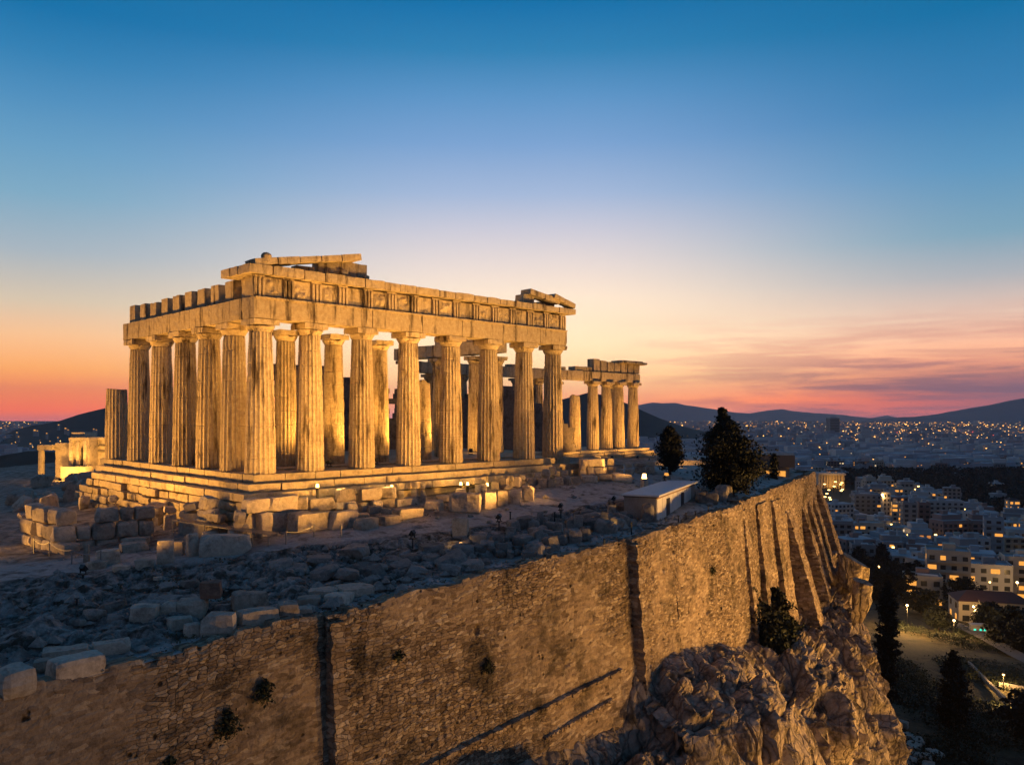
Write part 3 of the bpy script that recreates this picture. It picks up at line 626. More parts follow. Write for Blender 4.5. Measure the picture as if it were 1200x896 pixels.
for k, x in enumerate(xs):
    mb = MB()
    for q in (-.29, 0, .29):
        v, f = rock_box(.2, .3, FH-.2, .2, .02, .04, k*5+int(q*10)+50); mb.add(v+np.array([x+q, -.74, FZ+(FH-.2)/2+.005]), f)
    v, f = rock_box(.86, .2, .16, .2, .02, .02, k+90); mb.add(v+np.array([x, -.70, FZ+FH-.1]), f)
    v, f = rock_box(.86, .2, FH-.1, .3, .01, .02, k+70); mb.add(v+np.array([x, -.64, FZ+(FH-.1)/2]), f)
    mb.build('triglyph', MARBLE, fr_)
    if k < 14:
        xm = (x+xs[k+1])/2; w = xs[k+1]-x-.9; nx, nz_ = 20, 22
        gx, gy = np.meshgrid(np.linspace(-w/2, w/2, nx), np.linspace(.02, FH-.12, nz_), indexing='ij'); P = np.stack([gx.ravel(), gy.ravel(), 0*gx.ravel()+k*3.7], 1)
        bumpf = np.clip(fbm(P*1.5, 3, 4)+.05, 0, 1)*.42*np.clip((w/2-np.abs(P[:, 0]))*5, 0, 1)*np.clip(P[:, 1]*4, 0, 1)*np.clip((FH-.2-P[:, 1])*4, 0, 1)*(0.25 if k in (3, 8) else 1)
        MB().add(np.stack([xm+P[:, 0], -.70-bumpf*.8, FZ+P[:, 1]], 1), gridfaces(nx, nz_)).build('metope', MARBLE, fr_)
# corner and side frieze: bare stub blocks without cornice
for k, y in enumerate(np.linspace(.95, 21.4, 10)):
    l_ = 1.25 if k else 1.1; h = FH*[1, 1, 1, .98, 1.0, .97, .96, .9, .97, 1.02][k]
    v, f = rock_box(1.15, l_, h, .25, .05, .05, 640+k); MB().add(v+np.array([-.1, y+rng.uniform(-.06, .06), FZ+h/2]), f).build('frieze_block', MARBLE, T)
# cornice
CZ0 = FZ+FH+.01
seg = [(a, b, c, l_, 1.75, (.62 if a < 12 else .54)+r.uniform(-.05, .05), 0) for (a, b, c, l_, d, h, w) in run_x(-1.45, 31.5, -.38, 1.7, CZ0, .62, 1.9, .03, .03, 71)]
courses('cornice', seg, MARBLE, seg=.3, amp=.07, bev=.05, seed=700)
courses('cornice', [(a+.55, b, c, l_, 1.7, .6, w) for (a, b, c, l_, d, h, w) in run_y(.36, 2.9, -1.2, 1.7, CZ0, .6, 1.3, .02, .02, 75)], MARBLE, seg=.3, amp=.06, bev=.05, seed=740)
def slanted(name, x0, z0, x1, z1, y, d, th, seed, n=1, mat=MARBLE):
    mb = MB(); a = math.atan2(z1-z0, x1-x0); Lt = math.hypot(x1-x0, z1-z0)
    for k in range(n):
        l_ = Lt/n; v, f = rock_box(l_-.03, d, th+.05*math.sin(k*2.1), .3, .05, .05, seed+k)
        ro = np.array([[math.cos(a), 0, -math.sin(a)], [0, 1, 0], [math.sin(a), 0, math.cos(a)]]); v = v @ ro.T
        c = (k+.5)/n; mb.add(v+np.array([x0+(x1-x0)*c, y+.03*math.sin(k*3), z0+(z1-z0)*c]), f)
    return mb.build(name, mat, T)
PT = CZ0+.64
slanted('raking_cornice', -1.0, PT+.1, 7.4, PT+1.55, -.45, 1.5, .46, 801, 5)
slanted('raking_cornice', 25.6, PT+1.05, 29.6, PT+.5, -.3, 1.3, .5, 811, 2); slanted('raking_cornice', 28.6, PT+.95, 31.5, PT+.2, -.7, 1.0, .42, 815, 2)
pd = courses('pediment_block', [(5.3, .2, PT+.55, 1.9, .9, 1.1, 0), (7.0, .15, PT+.62, 1.5, .9, 1.25, 0), (8.15, .2, PT+.62, .8, .9, 1.25, 0), (3.4, .25, PT+.25, 1.5, .8, .5, 0)], MARBLE, seg=.25, amp=.06, bev=.05, seed=830)
courses('pediment_block', [(25.9, .1, PT+.42, 1.4, 1.1, .8, 0), (28.6, .3, PT+.2, 2.2, .8, .4, 0)], MARBLE, seg=.25, amp=.08, bev=.06, seed=850)
for k, (x, y, z, s) in enumerate([(-.1, -.95, PT+.42, .62), (6.3, -.55, PT+.35, .6), (8.3, -.5, PT+.2, .45), (5.2, -.6, PT+.25, .5)]):
    v, f = rock_box(s, s*.7, s*(1.2 if k == 0 else .8), .15, .14, .3, 870+k, 2.0); MB().add(v+np.array([x, y, z]), f).build('carved_fragment', MARBLE, T)
# back cross wall entablature and cella wall
courses('inner_architrave', [(32.0, b, c+.02, l_, 1.5, 1.4, w) for (a, b, c, l_, d, h, w) in run_y(9.3, 27.0, 32, 1.5, 10.4, 1.4, 3.4, .02, .02, 81)], MARBLE, amp=.05, seed=900)
courses('inner_architrave', [(32.2, 14.4, 12.25, 2.6, 1.3, .8, R(90)), (32.2, 18.6, 12.05, 2.2, 1.3, .45, R(90))], MARBLE, amp=.08, seed=920)
def ruin_wall(name, x0, y0, x1, y1, z0, top, holes, mat, seed, th=.9):
    mb = MB(); Lw = math.hypot(x1-x0, y1-y0); a = math.atan2(y1-y0, x1-x0); rr = random.Random(seed)
    z = z0; k = 0
    while z < z0+12:
        h = rr.uniform(.5, .62); s = -rr.uniform(0, .6)
        while s < Lw:
            l_ = rr.uniform(.9, 1.6); sm = s+l_/2; tp = np.interp(sm, [p[0] for p in top], [p[1] for p in top])
            if z+h < tp+rr.uniform(-.35, .3) and not any(h0 < sm < h1 and g0 < z+h/2 < g1 for h0, h1, g0, g1 in holes):
                v, f = rock_box(l_+.03, th*rr.uniform(.9, 1.05), h+.08, .5, .04, .04, seed+k, 1.5)
                mb.add(v @ rotz(a).T+np.array([x0+math.cos(a)*sm, y0+math.sin(a)*sm, z+h/2]), f)
            s += l_; k += 1
        z += h
    return mb.build(name, mat, T)
CELLA = stone_mat('dark_cella_stone', (.20, .17, .15, 1), (.11, .09, .08, 1), (.04, .035, .03, 1), 1, .6, .6)  # darker stone tones than the rest of the temple
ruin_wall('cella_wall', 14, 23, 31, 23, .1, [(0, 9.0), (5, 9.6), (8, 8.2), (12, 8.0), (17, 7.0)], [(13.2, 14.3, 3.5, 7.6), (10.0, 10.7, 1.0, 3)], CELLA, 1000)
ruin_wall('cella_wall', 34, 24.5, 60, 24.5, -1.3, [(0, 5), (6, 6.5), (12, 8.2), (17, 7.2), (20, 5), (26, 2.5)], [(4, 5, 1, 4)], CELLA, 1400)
# far flank entablature, bare over the gap and with frieze blocks at its end
fa = -1.35+10.43
courses('far_architrave', [(a, 27.5, c, l_, 1.6, 1.42, 0) for (a, b, c, l_, d, h, w) in run_x(33, 80.2, 0, 1.6, fa, 1.44, 4.2, .015, .02, 91)], MARBLE, amp=.05, seed=1500)
courses('far_architrave', [(60.5, 27.5, fa+1.65, 3.2, 1.4, .45, 0), (66.2, 27.5, fa+1.75, 4.0, 1.4, .65, 0), (52, 27.5, fa+1.6, 2.0, 1.4, .4, 0)], MARBLE, amp=.07, seed=1560)
for k, x in enumerate(np.linspace(69.3, 79.6, 7)):
    h = [1.9, 1.75, 1.6, 1.55, 1.5, 1.45, 1.4][k]; v, f = rock_box(1.45, 1.3, h, .3, .07, .06, 1600+k); MB().add(v+np.array([x, 27.5, fa+1.47+h/2]), f).build('frieze_block', MARBLE, T)
courses('far_cornice', [(77.4, 27.2, fa+3.2, 5.5, 2.2, .45, 0), (80.4, 27.2, fa+3.1, 2.0, 2.2, .4, 0)], MARBLE, amp=.08, seed=1650)
for k in range(3):
    e = .55*k
    courses('platform_step', run_x(34+0*e, 81+e, 26.2-e*1.1, 1.6, -1.35-.42*(k+1), .42, 2.4, .06, .02, 95+k), amp=.06, seed=1700+60*k)
fc = MB(); fc.box((58, 31.2, -1.75), (46.5, 9, .76)); fc.build('platform_core', MARBLE2, T)

# ------------------------------------------------------------------ floodlights
WARM = (1.0, .455, .08)
def spot(loc, aim, power, ang=100, blend=.7, color=WARM, size=.25, parent=None):
    l_ = bpy.data.lights.new('flood_beam', 'SPOT'); l_.energy = power; l_.spot_size = R(ang); l_.spot_blend = blend; l_.color = color; l_.shadow_soft_size = size
    o = bpy.data.objects.new('flood_beam', l_); C.objects.link(o); o.location = loc
    o.rotation_euler = (Vector(aim)-Vector(loc)).to_track_quat('-Z', 'Y').to_euler(); return o
FLOODS = []
def floodlight(loc, aim, power, label, ang=105, blend=.8, color=WARM, group='floodlights around the temple', post=0):
    """a low housing on a yoke, tilted towards what it lights"""
    loc = Vector(loc); aim = Vector(aim); FLOODS.append((loc.copy(), aim.copy())); d = (aim-loc); yaw = math.atan2(d.y, d.x)
    loc = loc+Vector((0, 0, post)); d = aim-loc; t = empty('floodlight', loc, yaw, label, 'floodlight', group)
    if post: MB().tube((0, 0, -post-.1), (0, 0, .02), .05, .04).build('post', DARKMETAL, t)
    mb = MB(); mb.box((0, 0, .03), (.3, .4, .06)); mb.box((0, .21, .2), (.06, .03, .34)); mb.box((0, -.21, .2), (.06, .03, .34)); mb.build('bracket', DARKMETAL, t)
    pitch = math.atan2(d.z, math.hypot(d.x, d.y)); q = MB()
    hv = np.array([(-.1, -.14, -.12), (-.1, .14, -.12), (-.1, .14, .12), (-.1, -.14, .12), (.12, -.19, -.17), (.12, .19, -.17), (.12, .19, .17), (.12, -.19, .17)])
    q.add(hv, [(0, 1, 2, 3), (0, 4, 5, 1), (1, 5, 6, 2), (2, 6, 7, 3), (3, 7, 4, 0)]); h = q.build('housing', DARKMETAL, t, loc=(0, 0, .32)); h.rotation_euler = (0, -pitch, 0)
    MB().add([(.11, -.18, -.16), (.11, .18, -.16), (.11, .18, .16), (.11, -.18, .16)], [(0, 1, 2, 3)]).build('lens', G_LENS, h)
    s = spot(loc+Vector((0, 0, .34))+d.normalized()*.22, aim, power, ang, blend, color); return t
PWR = 1.0
for i, x in enumerate([2.5, 9.5, 15.5, 21.5, 27, 34]):
    p = tw(x, -13.5 if x < 30 else -9.5); g = float(gz(p.x, p.y))
    floodlight((p.x, p.y, g+.45), tw(x-5.5, 0, 6.2), 10500*PWR, 'low black floodlight among the rubble, aimed at the long column row', 84, .9, post=.45)
for i, (x, y, ay) in enumerate([(-11, 12.5, 4), (-14.5, 16.5, 9), (-14.5, 21, 14), (-14, 27, 20), (-14, 32, 26), (-12.5, -4.5, 1.5)]):
    p = tw(x, y); g = float(gz(p.x, p.y))
    floodlight((p.x, p.y, g+.2), tw(0, ay-1.5, 6.2), (11000 if i < 5 else 5000)*PWR, 'low black floodlight on the ground beside the left flank of the temple', 80, post=.7 if i < 5 else .1)
p = tw(-17.5, 11.5); g = float(gz(p.x, p.y)); floodlight((p.x, p.y, g+.1), tw(-8.5, 5.5, -3.2), 2600, 'low floodlight shining on the short end of the ruined wall', 70)
for i, (x, y) in enumerate([(6.2, 1.3), (10.4, 1.3), (14.8, 1.3), (19.5, 2.0), (23.8, 2.2)]):
    p = tw(x, y, .12); floodlight(p, tw(x-1.2, y+3.0, 6.5), 3200*PWR, 'small floodlight on the temple floor between the outer and inner columns', 100)
for i, x in enumerate([63, 69, 75, 81]):
    p = tw(x, 19, -2.2); g = float(gz(p.x, p.y)); floodlight((p.x, p.y, g+.05), tw(x-1.5, 27.4, 4.5), 6500*PWR, 'low floodlight in front of the far end of the temple', 90)
p = tw(26, 7.5, .15); floodlight(p, tw(32, 13, 5), 3800, 'floodlight on the floor lighting the colonnade deep inside the temple', 110)

def wallflood(x, y, power, aim, ang=100, zmin=None):
    h = CLIFF.ray_cast(Vector((x, y, 20)), Vector((0, 0, -1)))[0]
    z = max(h.z if h else -99, float(hz(np.array(x), np.array(y))))+.1
    return floodlight((x, y, z), aim, power, 'floodlight on the rocky slope below the retaining wall', ang, .9, (1, .50, .12), 'floodlights below the retaining wall')
def wp(u, w, z): return Vector(((u-(vw(u)-w))/S2, (u+(vw(u)-w))/S2, z))
for u, w, p, ua, za, an in [(52, 84, 66000, 24, -12, 40), (74, 84, 170000, 42, -11, 36), (92, 82, 230000, 60, -10, 36), (106, 80, 210000, 72, -10, 40), (124, 74, 190000, 88, -8, 40), (70, 40, 20000, 52, -22, 80), (86, 40, 18000, 66, -22, 80), (102, 36, 14000, 84, -22, 80)]:
    q = wp(u, w, 0); wallflood(q.x, q.y, p, wp(ua, 0, za), an)

# ------------------------------------------------------------------ stones
SEED = [2000]
STONES = []
def stone(loc, size, yaw=0, mat=BLOCK, label=None, group=None, tilt=0, amp=.09, bev=.11, big=.10, seg=.22, name='stone_block', roll=0):
    SEED[0] += 1
    v, f = rock_box(size[0], size[1], size[2], min(seg, max(size)/4), amp*min(1, min(size)), bev*min(1, min(size)*1.2), SEED[0], 1.4, big*min(1, min(size)))
    rr_ = np.random.default_rng(SEED[0]); hs_ = np.array(size)/2
    for q in range(5 if bev < .2 else 9):
        nn = rr_.normal(size=3)*np.array([1, 1, .8]); nn /= np.linalg.norm(nn); sup = (np.abs(nn)*hs_).sum(); dd = sup*rr_.uniform(*((.66, .93) if bev < .2 else (.48, .78))); ex_ = v @ nn-dd
        v = v-nn*np.clip(ex_, 0, None)[:, None]
    if bev >= .2: v = v*1.12
    o = MB().add(v, f).build(name, mat); o.location = (loc[0], loc[1], loc[2]+size[2]/2); o.rotation_euler = (tilt, roll, yaw)
    tag(o, label or 'broken marble block in the loose rubble around the temple', 'stone', group)
    return o
def stone_px(cx, by, w, h, dep=.7, yaw=None, al=False, up=0.0, **k):
    X, Y, Z = ground_at(cx, by); lx, ly = xy2uv(X, Y); lx -= U0; ly -= V0; ext = 0
    if ly > -3.7 and lx > -3.9 and ly < 30:
        q = (cx-HX)/F
        Ya = (V0-3.75)*S2/(1-q); Yb = (U0-3.95)*S2/(1+q); Y = max(Ya, Yb) if cx < 312 else Ya
        X = q*Y; zb = CZ-(by-HY)/F*Y; Z = float(gz(np.array(X), np.array(Y))); ext = max(0, zb-Z)
    sc_ = Y/F; hh = h*sc_*.93
    if ext < .45: hh += ext
    else: up = up+ext
    
    if al: Lx = w*sc_/.72*.86; D = Lx*dep*.7; yw = R(45)+R(rng.uniform(-4, 4)); off = D*.5
    else:
        yw = R(rng.uniform(-22, 22))-math.atan2(X, Y) if yaw is None else yaw; Lx = w*sc_*.92; D = Lx*dep; off = D*.5
    n = Vector((X, Y, 0)).normalized()
    if ext >= .45:
        for sg in ((-1, 1) if Lx > 1.2 else (0,)):
          stone((X+n.x*(off+.15)+sg*Lx*.26, Y+n.y*(off+.15)+rng.uniform(-.15, .15), Z-.1), (Lx*.95*(.53 if sg else 1), max(D, .3)*1.2, ext+.08-rng.uniform(0, .12)), yw+R(rng.uniform(-10, 10)), label='rough footing block carrying another block below the temple steps', group='footing blocks below the temple steps', bev=.12, amp=.1)
    return stone((X+n.x*off, Y+n.y*off, Z-.06*hh+up), (Lx, max(D, .3), hh*1.06), yw, **k)
FG = [ # cx, bottom, w, h, depth ratio, label
 (18, 819, 44, 34, .9, 'large weathered block at the wall edge, cut off by the frame'), (51, 789, 23, 15, .9, 'small grey cube stone behind the two slabs near the wall'),
 (80, 777, 60, 17, .5, 'long flat slab lying just behind the notched block near the wall'), (89, 798, 62, 27, .6, 'notched pale block lying on the wall edge beside two flat slabs'),
 (131, 768, 44, 17, .5, 'low split slab right of the notched block'), (170, 731, 33, 21, .8, 'rounded boulder at the left end of the cut block row'),
 (199, 725, 21, 20, .8, 'narrow block between the rounded boulder and the long one'), (225, 725, 36, 23, .7, 'long upright block carrying the reddish stone'),
 (210, 739, 31, 15, .7, 'flat block in front of the cut block row'), (226, 747, 21, 16, .8, 'smallest cube in front of the cut block row'),
 (257, 747, 42, 28, .8, 'biggest square block at the front of the cut block row'), (291, 718, 43, 24, .7, 'block with a broken top behind the long foreground block'),
 (302, 736, 50, 22, .5, 'long low cut block in the front row near the wall'), (338, 728, 26, 21, .9, 'rounded square block at the right end of the front row')]
for cx, by, w, h, d, lb in FG: stone_px(cx, by, w, h, d, label=lb, group='cut blocks laid out near the retaining wall', mat=BLOCK)
stone_px(247, 722, 27, 22, .8, up=.75, label='reddish brown stone set on top of the block row', group='cut blocks laid out near the retaining wall', mat=stone_mat('reddish_stone', (.36, .22, .15, 1), (.25, .15, .11, 1), (.09, .06, .05, 1), 1.4))
for k, (cx, by, w, h) in enumerate([(362, 712, 30, 11), (382, 702, 34, 10), (398, 709, 32, 12), (416, 700, 44, 11), (372, 700, 26, 9), (352, 722, 28, 8)]):
    stone_px(cx, by, w, h, .9, label='flat paving slab lying beside the wall, right of the cut block row', group='flat slabs beside the wall')
# ruined block wall on the left, three courses, two sides
def bwall(x0, y0, x1, y1, nb, courses_, sz, lb, grp):
    P0 = Vector(ground_at(x0, y0)); P1 = Vector(ground_at(x1, y1)); d = P1-P0; a = math.atan2(d.y, d.x); Ln = math.hypot(d.x, d.y)
    zt = min(P0.z, P1.z)-.35
    for c in range(courses_):
        h = sz*rng.uniform(.93, 1.05); s = -.25*(c % 2)
        while s < Ln-.3:
            l_ = Ln/nb*rng.uniform(.7, 1.3)
            if not (c == courses_-1 and rng.random() < .22):
                m = s+l_/2; nrm = Vector((-math.sin(a), math.cos(a), 0))
                p = P0+d*(m/Ln)+nrm*(.5+rng.uniform(-.12, .12)+.1*c)
                stone((p.x, p.y, zt), (l_-.06, rng.uniform(.9, 1.2), h-.03), a+R(rng.uniform(-3, 3)), label=lb, group=grp, bev=.16, amp=.08)
            s += l_
        zt += h
bwall(22, 636, 66, 648, 3, 3, 1.0, 'warm lit block in the short end of the ruined wall left of the temple', 'blocks of the ruined wall, short end')
bwall(66, 648, 178, 630, 5, 3, 1.0, 'brown block in the long side of the ruined wall left of the temple', 'blocks of the ruined wall, long side')
MID = [(128, 662, 34, 19, .6, 'grey block at the front of the small rubble heap left of the walkway'), (157, 648, 34, 12, .7, 'tilted slab on top of the small rubble heap'), (160, 640, 30, 10, .6, 'thin topmost slab of the small rubble heap'),
 (101, 660, 7, 24, .8, 'thin upright marker stone at the left end of the rubble heap'), (168, 668, 26, 13, .7, 'low wedge stone in front of the rubble heap'), (194, 661, 20, 30, .6, 'upright square stele in front of the rubble heap'),
 (209, 652, 14, 19, .8, 'short stump stone beside the upright stele'), (225, 653, 13, 29, .8, 'rounded upright pillar stone beside the long trough'), (247, 640, 22, 18, .8, 'yellow lit cube stone behind the long trough'),
 (112, 668, 24, 10, .8, 'flat stone at the foot of the thin upright marker'), (143, 672, 22, 9, .8, 'small flat stone on the path before the rubble heap'), (185, 680, 10, 4, .8, 'pebble sized stone lying alone on the path'), (240, 676, 8, 4, .8, 'tiny pale stone on the path below the trough'),
 (317, 622, 44, 24, .7, 'big irregular boulder right of the metal walkway'), (540, 631, 21, 26, .5, 'rounded standing stone alone beside the path'), (545, 601, 40, 24, .5, 'long rectangular block at the end of the block row'),
 (510, 599, 27, 13, .8, 'yellow lit block left of the long rectangular one')]
for cx, by, w, h, d, lb in MID: stone_px(cx, by, w, h, d, label=lb, mat=BLOCK)
X, Y, Z = ground_at(257, 652); stone((X+.2, Y+.5, Z-.05), (2.9, 1.0, 1.25), R(14), label='long stone trough with a slanting end near the walkway', bev=.05)
ROWB = [(300, 600, 27, 17), (331, 600, 35, 20), (354, 597, 15, 16), (376, 597, 28, 14), (365, 624, 43, 25), (402, 621, 30, 23), (429, 622, 25, 16), (457, 616, 25, 13), (479, 609, 31, 14), (403, 596, 24, 9), (404, 587, 24, 15), (433, 586, 24, 15), (455, 583, 20, 13), (475, 594, 27, 11), (574, 596, 17, 21), (588, 593, 14, 19), (603, 591, 17, 18), (619, 587, 15, 19), (440, 603, 20, 10), (453, 604, 14, 9), (490, 590, 22, 9), (520, 588, 20, 8), (345, 612, 24, 9), (395, 606, 22, 8), (425, 609, 18, 8), (555, 585, 18, 8), (540, 579, 14, 7)]
for cx, by, w, h in ROWB: stone_px(cx, by, w, h, .6, al=(w > 22), label='squared block in the rows lying at the foot of the temple steps', group='squared blocks below the temple steps')
LITR = [(590, 567, 12, 8), (598, 564, 8, 7), (605, 566, 12, 8), (612, 562, 9, 6), (630, 560, 9, 7), (636, 571, 12, 11), (640, 558, 10, 9), (646, 571, 11, 10), (648, 556, 9, 10), (655, 569, 12, 10), (661, 560, 10, 9), (664, 569, 11, 12), (675, 568, 13, 10), (691, 566, 20, 9), (708, 564, 18, 9), (728, 565, 25, 11), (622, 567, 12, 8), (580, 570, 10, 6), (566, 573, 10, 6), (694, 546, 33, 9), (715, 545, 9, 9), (693, 555, 13, 9), (706, 555, 12, 9), (718, 555, 12, 9), (683, 549, 8, 6), (725, 549, 12, 6), (738, 548, 10, 6), (750, 547, 14, 5), (762, 545, 12, 5), (700, 538, 8, 5), (470, 573, 8, 8), (486, 571, 8, 8), (496, 572, 7, 8), (560, 566, 8, 7)]
for cx, by, w, h in LITR: stone_px(cx, by, w, h, .8, label='pale broken stone lit warm at the right end of the temple steps', group='pale lit stones by the right end of the steps')
# scatter: rocky band and rubble field (upright slabs and lumps) towards the shed
def inside(pts, x, y):
    c = False; j = len(pts)-1
    for i in range(len(pts)):
        if (pts[i][1] > y) != (pts[j][1] > y) and x < (pts[j][0]-pts[i][0])*(y-pts[i][1])/(pts[j][1]-pts[i][1])+pts[i][0]: c = not c
        j = i
    return c
def nearflood(x, y):
    for l_, a in FLOODS:
        d = Vector((a.x-l_.x, a.y-l_.y)); d.normalize(); q = Vector((x-l_.x, y-l_.y)); f_ = q.dot(d)
        if -1.0 < f_ < 4.0 and abs(q.x*d.y-q.y*d.x) < 1.3+.35*max(f_, 0): return True
    return False
def scatter(poly, n, wr, hr, lb, grp, mat, mind=7, name='stone_block', bev=.3, tl=.25):
    xs = [p[0] for p in poly]; ys = [p[1] for p in poly]; done = []; tries = 0
    while len(done) < n and tries < n*60:
        tries += 1; x = rng.uniform(min(xs), max(xs)); y = rng.uniform(min(ys), max(ys))
        if not inside(poly, x, y) or any(abs(x-a)+2*abs(y-b) < mind for a, b in done): continue
        q = ground_at(x, y)
        uu, vv = xy2uv(q[0], q[1])
        if nearflood(q[0], q[1]) or (n > 10 and onpath(uu, vv-vw(uu)) > .5): continue
        done.append((x, y)); w = rng.uniform(*wr)**1; h = w*rng.uniform(*hr)
        stone_px(x, y, w, h, rng.uniform(.6, 1), yaw=rng.uniform(0, 3.1), label=lb, group=grp, mat=mat, bev=bev, amp=.10, big=.12, tilt=rng.uniform(-tl, tl), roll=rng.uniform(-tl, tl), name=name)
scatter([(560, 655), (560, 632), (640, 612), (720, 592), (738, 600), (740, 618), (690, 632), (620, 658)], 62, (11, 24), (.45, .85), 'grey rough stone in the rubble field between path and wall', 'rough stones of the rubble field', DARKBLOCK, 11, bev=.16)
scatter([(300, 680), (380, 655), (470, 640), (560, 632), (600, 660), (520, 690), (420, 694), (330, 705)], 30, (18, 46), (.2, .38), 'dark rugged boulder in the rocky strip above the wall', 'dark boulders of the rocky strip', DARKBLOCK, 16, 'boulder')
scatter([(60, 730), (180, 690), (300, 672), (330, 690), (200, 712), (60, 760)], 16, (14, 34), (.25, .45), 'low dark rock outcrop beside the path at the lower left', 'low outcrops beside the path', DARKBLOCK, 26, 'boulder')
scatter([(0, 600), (60, 565), (125, 560), (150, 590), (90, 592), (20, 612)], 20, (10, 30), (.35, .7), 'tumbled stone in the heap left of the temple platform', 'tumbled stones left of the platform', BLOCK, 13)
scatter([(170, 600), (250, 590), (300, 610), (300, 628), (210, 632)], 12, (12, 24), (.4, .7), 'fallen brown block below the left end of the platform', 'fallen blocks below the platform', BLOCK, 14, bev=.12)
scatter([(480, 600), (640, 578), (700, 600), (560, 622)], 8, (4, 9), (.4, .7), 'small loose stone on the path in front of the temple', 'loose stones on the path', BLOCK, 20)
for k, (cx, by, w, h) in enumerate([(612, 622, 9, 16), (633, 618, 8, 20), (655, 628, 10, 17), (668, 626, 9, 19), (678, 622, 12, 20), (692, 622, 16, 12), (708, 620, 10, 22), (717, 612, 11, 22), (730, 612, 10, 14), (598, 626, 14, 9), (640, 632, 18, 12), (660, 636, 14, 9)]):
    stone_px(cx, by, w, h, .45, label='upright grey slab standing in the rubble row left of the white shed', group='upright slabs left of the shed', mat=DARKBLOCK, bev=.06)
for k, (cx, by, w, h) in enumerate([(759, 612, 15, 22), (822, 590, 14, 15), (834, 592, 16, 16), (846, 588, 16, 20), (851, 583, 14, 16), (840, 586, 12, 12)]):
    stone_px(cx, by, w, h, .8, label='rounded grey boulder beside the white shed' if k else 'upright rounded stone leaning on the front of the shed', group='boulders beside the shed' if k else None, mat=DARKBLOCK, bev=.5, name='boulder')
for cx, by, h, lb in [(755, 577, 22, 'slim stone post with a glowing top left of the shed'), (781, 566, 12, 'short lit stone post behind the shed roof')]:
    X, Y, Z = ground_at(cx, by); w = 7*Y/F
    t = empty('stone_post', (X, Y, Z), .6, lb, 'post'); hh = h*Y/F
    v, f = rock_box(w, w, hh*.75, .2, .03, .04, 5); v[:, 2] += hh*.375; MB().add(v, f).build('shaft', BLOCK, t)
    MB().tube((0, 0, hh*.75), (0, 0, hh), w*.42, w*.3, 10).build('lamp_head', G_WARM2 if h > 15 else G_WARM, t)
for k, (cx, by, pw) in enumerate([(403, 578, 90), (459, 574, 110), (540, 570, 60), (548, 570, 60), (571, 571, 60), (592, 568, 60), (640, 560, 60), (372, 573, 60), (718, 620, 60), (540, 643, 45)]):
    X, Y, Z = ground_at(cx, by); u, v = xy2uv(X, Y)
    if v > V0-3.2:
        q = (cx-HX)/F; Y = (V0-3.3)*S2/(1-q); X = q*Y; Z = CZ-(by-HY)/F*Y
    t = empty('ground_lamp', (X, Y, Z), 0, ['small glowing lamp among the blocks at the foot of the temple steps', 'small lamp glowing between rubble stones near the path'][k > 7], 'lamp', ['lamps along the temple steps', 'lamps in the rubble'][k > 7])
    MB().tube((0, 0, -.6), (0, 0, .12), .09, .09, 8).build('post', DARKMETAL, t); MB().tube((0, 0, .12), (0, 0, .36), .12, .09, 10).build('bulb', G_WARM2, t)
    l_ = bpy.data.lights.new('lamp_glow', 'POINT'); l_.energy = pw*.4; l_.color = (1, .55, .15); l_.shadow_soft_size = .12; o = bpy.data.objects.new('lamp_glow', l_); C.objects.link(o); o.location = (X-.3, Y-.5, Z+.5)
# ------------------------------------------------------------------ rails, walkway, posts
mw = empty('metal_walkway', (0, 0, 0), 0, 'low metal walkway on thin legs leading along the temple foundation', 'walkway')
a = Vector(ground_at(206, 640)); b = Vector(ground_at(322, 640)); a = Vector(at(206, 609, a.y+1)); b = Vector(at(322, 626, b.y))
mb = MB(); d = (b-a).normalized(); n = Vector((-d.y, d.x, 0)).normalized()*.45
for k in range(14):
    p, q = a+(b-a)*(k/14), a+(b-a)*((k+.93)/14); u_ = Vector((0, 0, .05))
    mb.add([tuple(x) for x in (p-n, p+n, q+n, q-n, p-n+u_, p+n+u_, q+n+u_, q-n+u_)], [(3, 2, 1, 0), (4, 5, 6, 7), (0, 1, 5, 4), (1, 2, 6, 5), (2, 3, 7, 6), (3, 0, 4, 7)])
mb.build('deck', METAL, mw)
for k in (.02, .35, .68, .83, .98):
    p = a+(b-a)*k-n; MB().tube(p, (p.x, p.y, float(gz(p.x, p.y))-.05), .035).build('leg', METAL, mw)
def ropefence(pts, lb, hgt=.95):
    t = empty('rope_fence', (0, 0, 0), 0, lb, 'fence'); ps = [Vector(ground_at(*p)) for p in pts]
    for p in ps: MB().tube(p-Vector((0, 0, .1)), p+Vector((0, 0, hgt)), .04).build('post', METAL, t)
    for p, q in zip(ps, ps[1:]):
        mb = MB(); pr = None
        for k in range(9):
            f_ = k/8; c = p+(q-p)*f_+Vector((0, 0, hgt*.92-.35*4*f_*(1-f_)*.6))
            if pr: mb.tube(pr, c, .02, n=5)
            pr = c
        mb.build('rope', METAL, t)
ropefence([(40, 648), (58, 652), (84, 662), (118, 664)], 'sagging rope fence in front of the ruined block wall')
ropefence([(296, 636), (335, 640), (368, 632), (400, 632)], 'thin rope fence below the big boulder and blocks')
for cx, by, h in [(90, 716, 15), (650, 612, 12), (740, 626, 14), (795, 612, 8), (804, 610, 9), (815, 606, 7), (830, 602, 9), (708, 640, 9), (598, 612, 12)]:
    X, Y, Z = ground_at(cx, by); t = empty('marker_post', (X, Y, Z), 0, 'thin dark marker post standing near the edge of the terrace', 'post', 'marker posts along the terrace')
    mb = MB(); mb.tube((0, 0, -.1), (0, 0, h*Y/F), .05, .045); mb.build('shaft', DARKMETAL, t); MB().box((0, 0, h*Y/F), (.16, .16, .05)).build('cap', DARKMETAL, t)
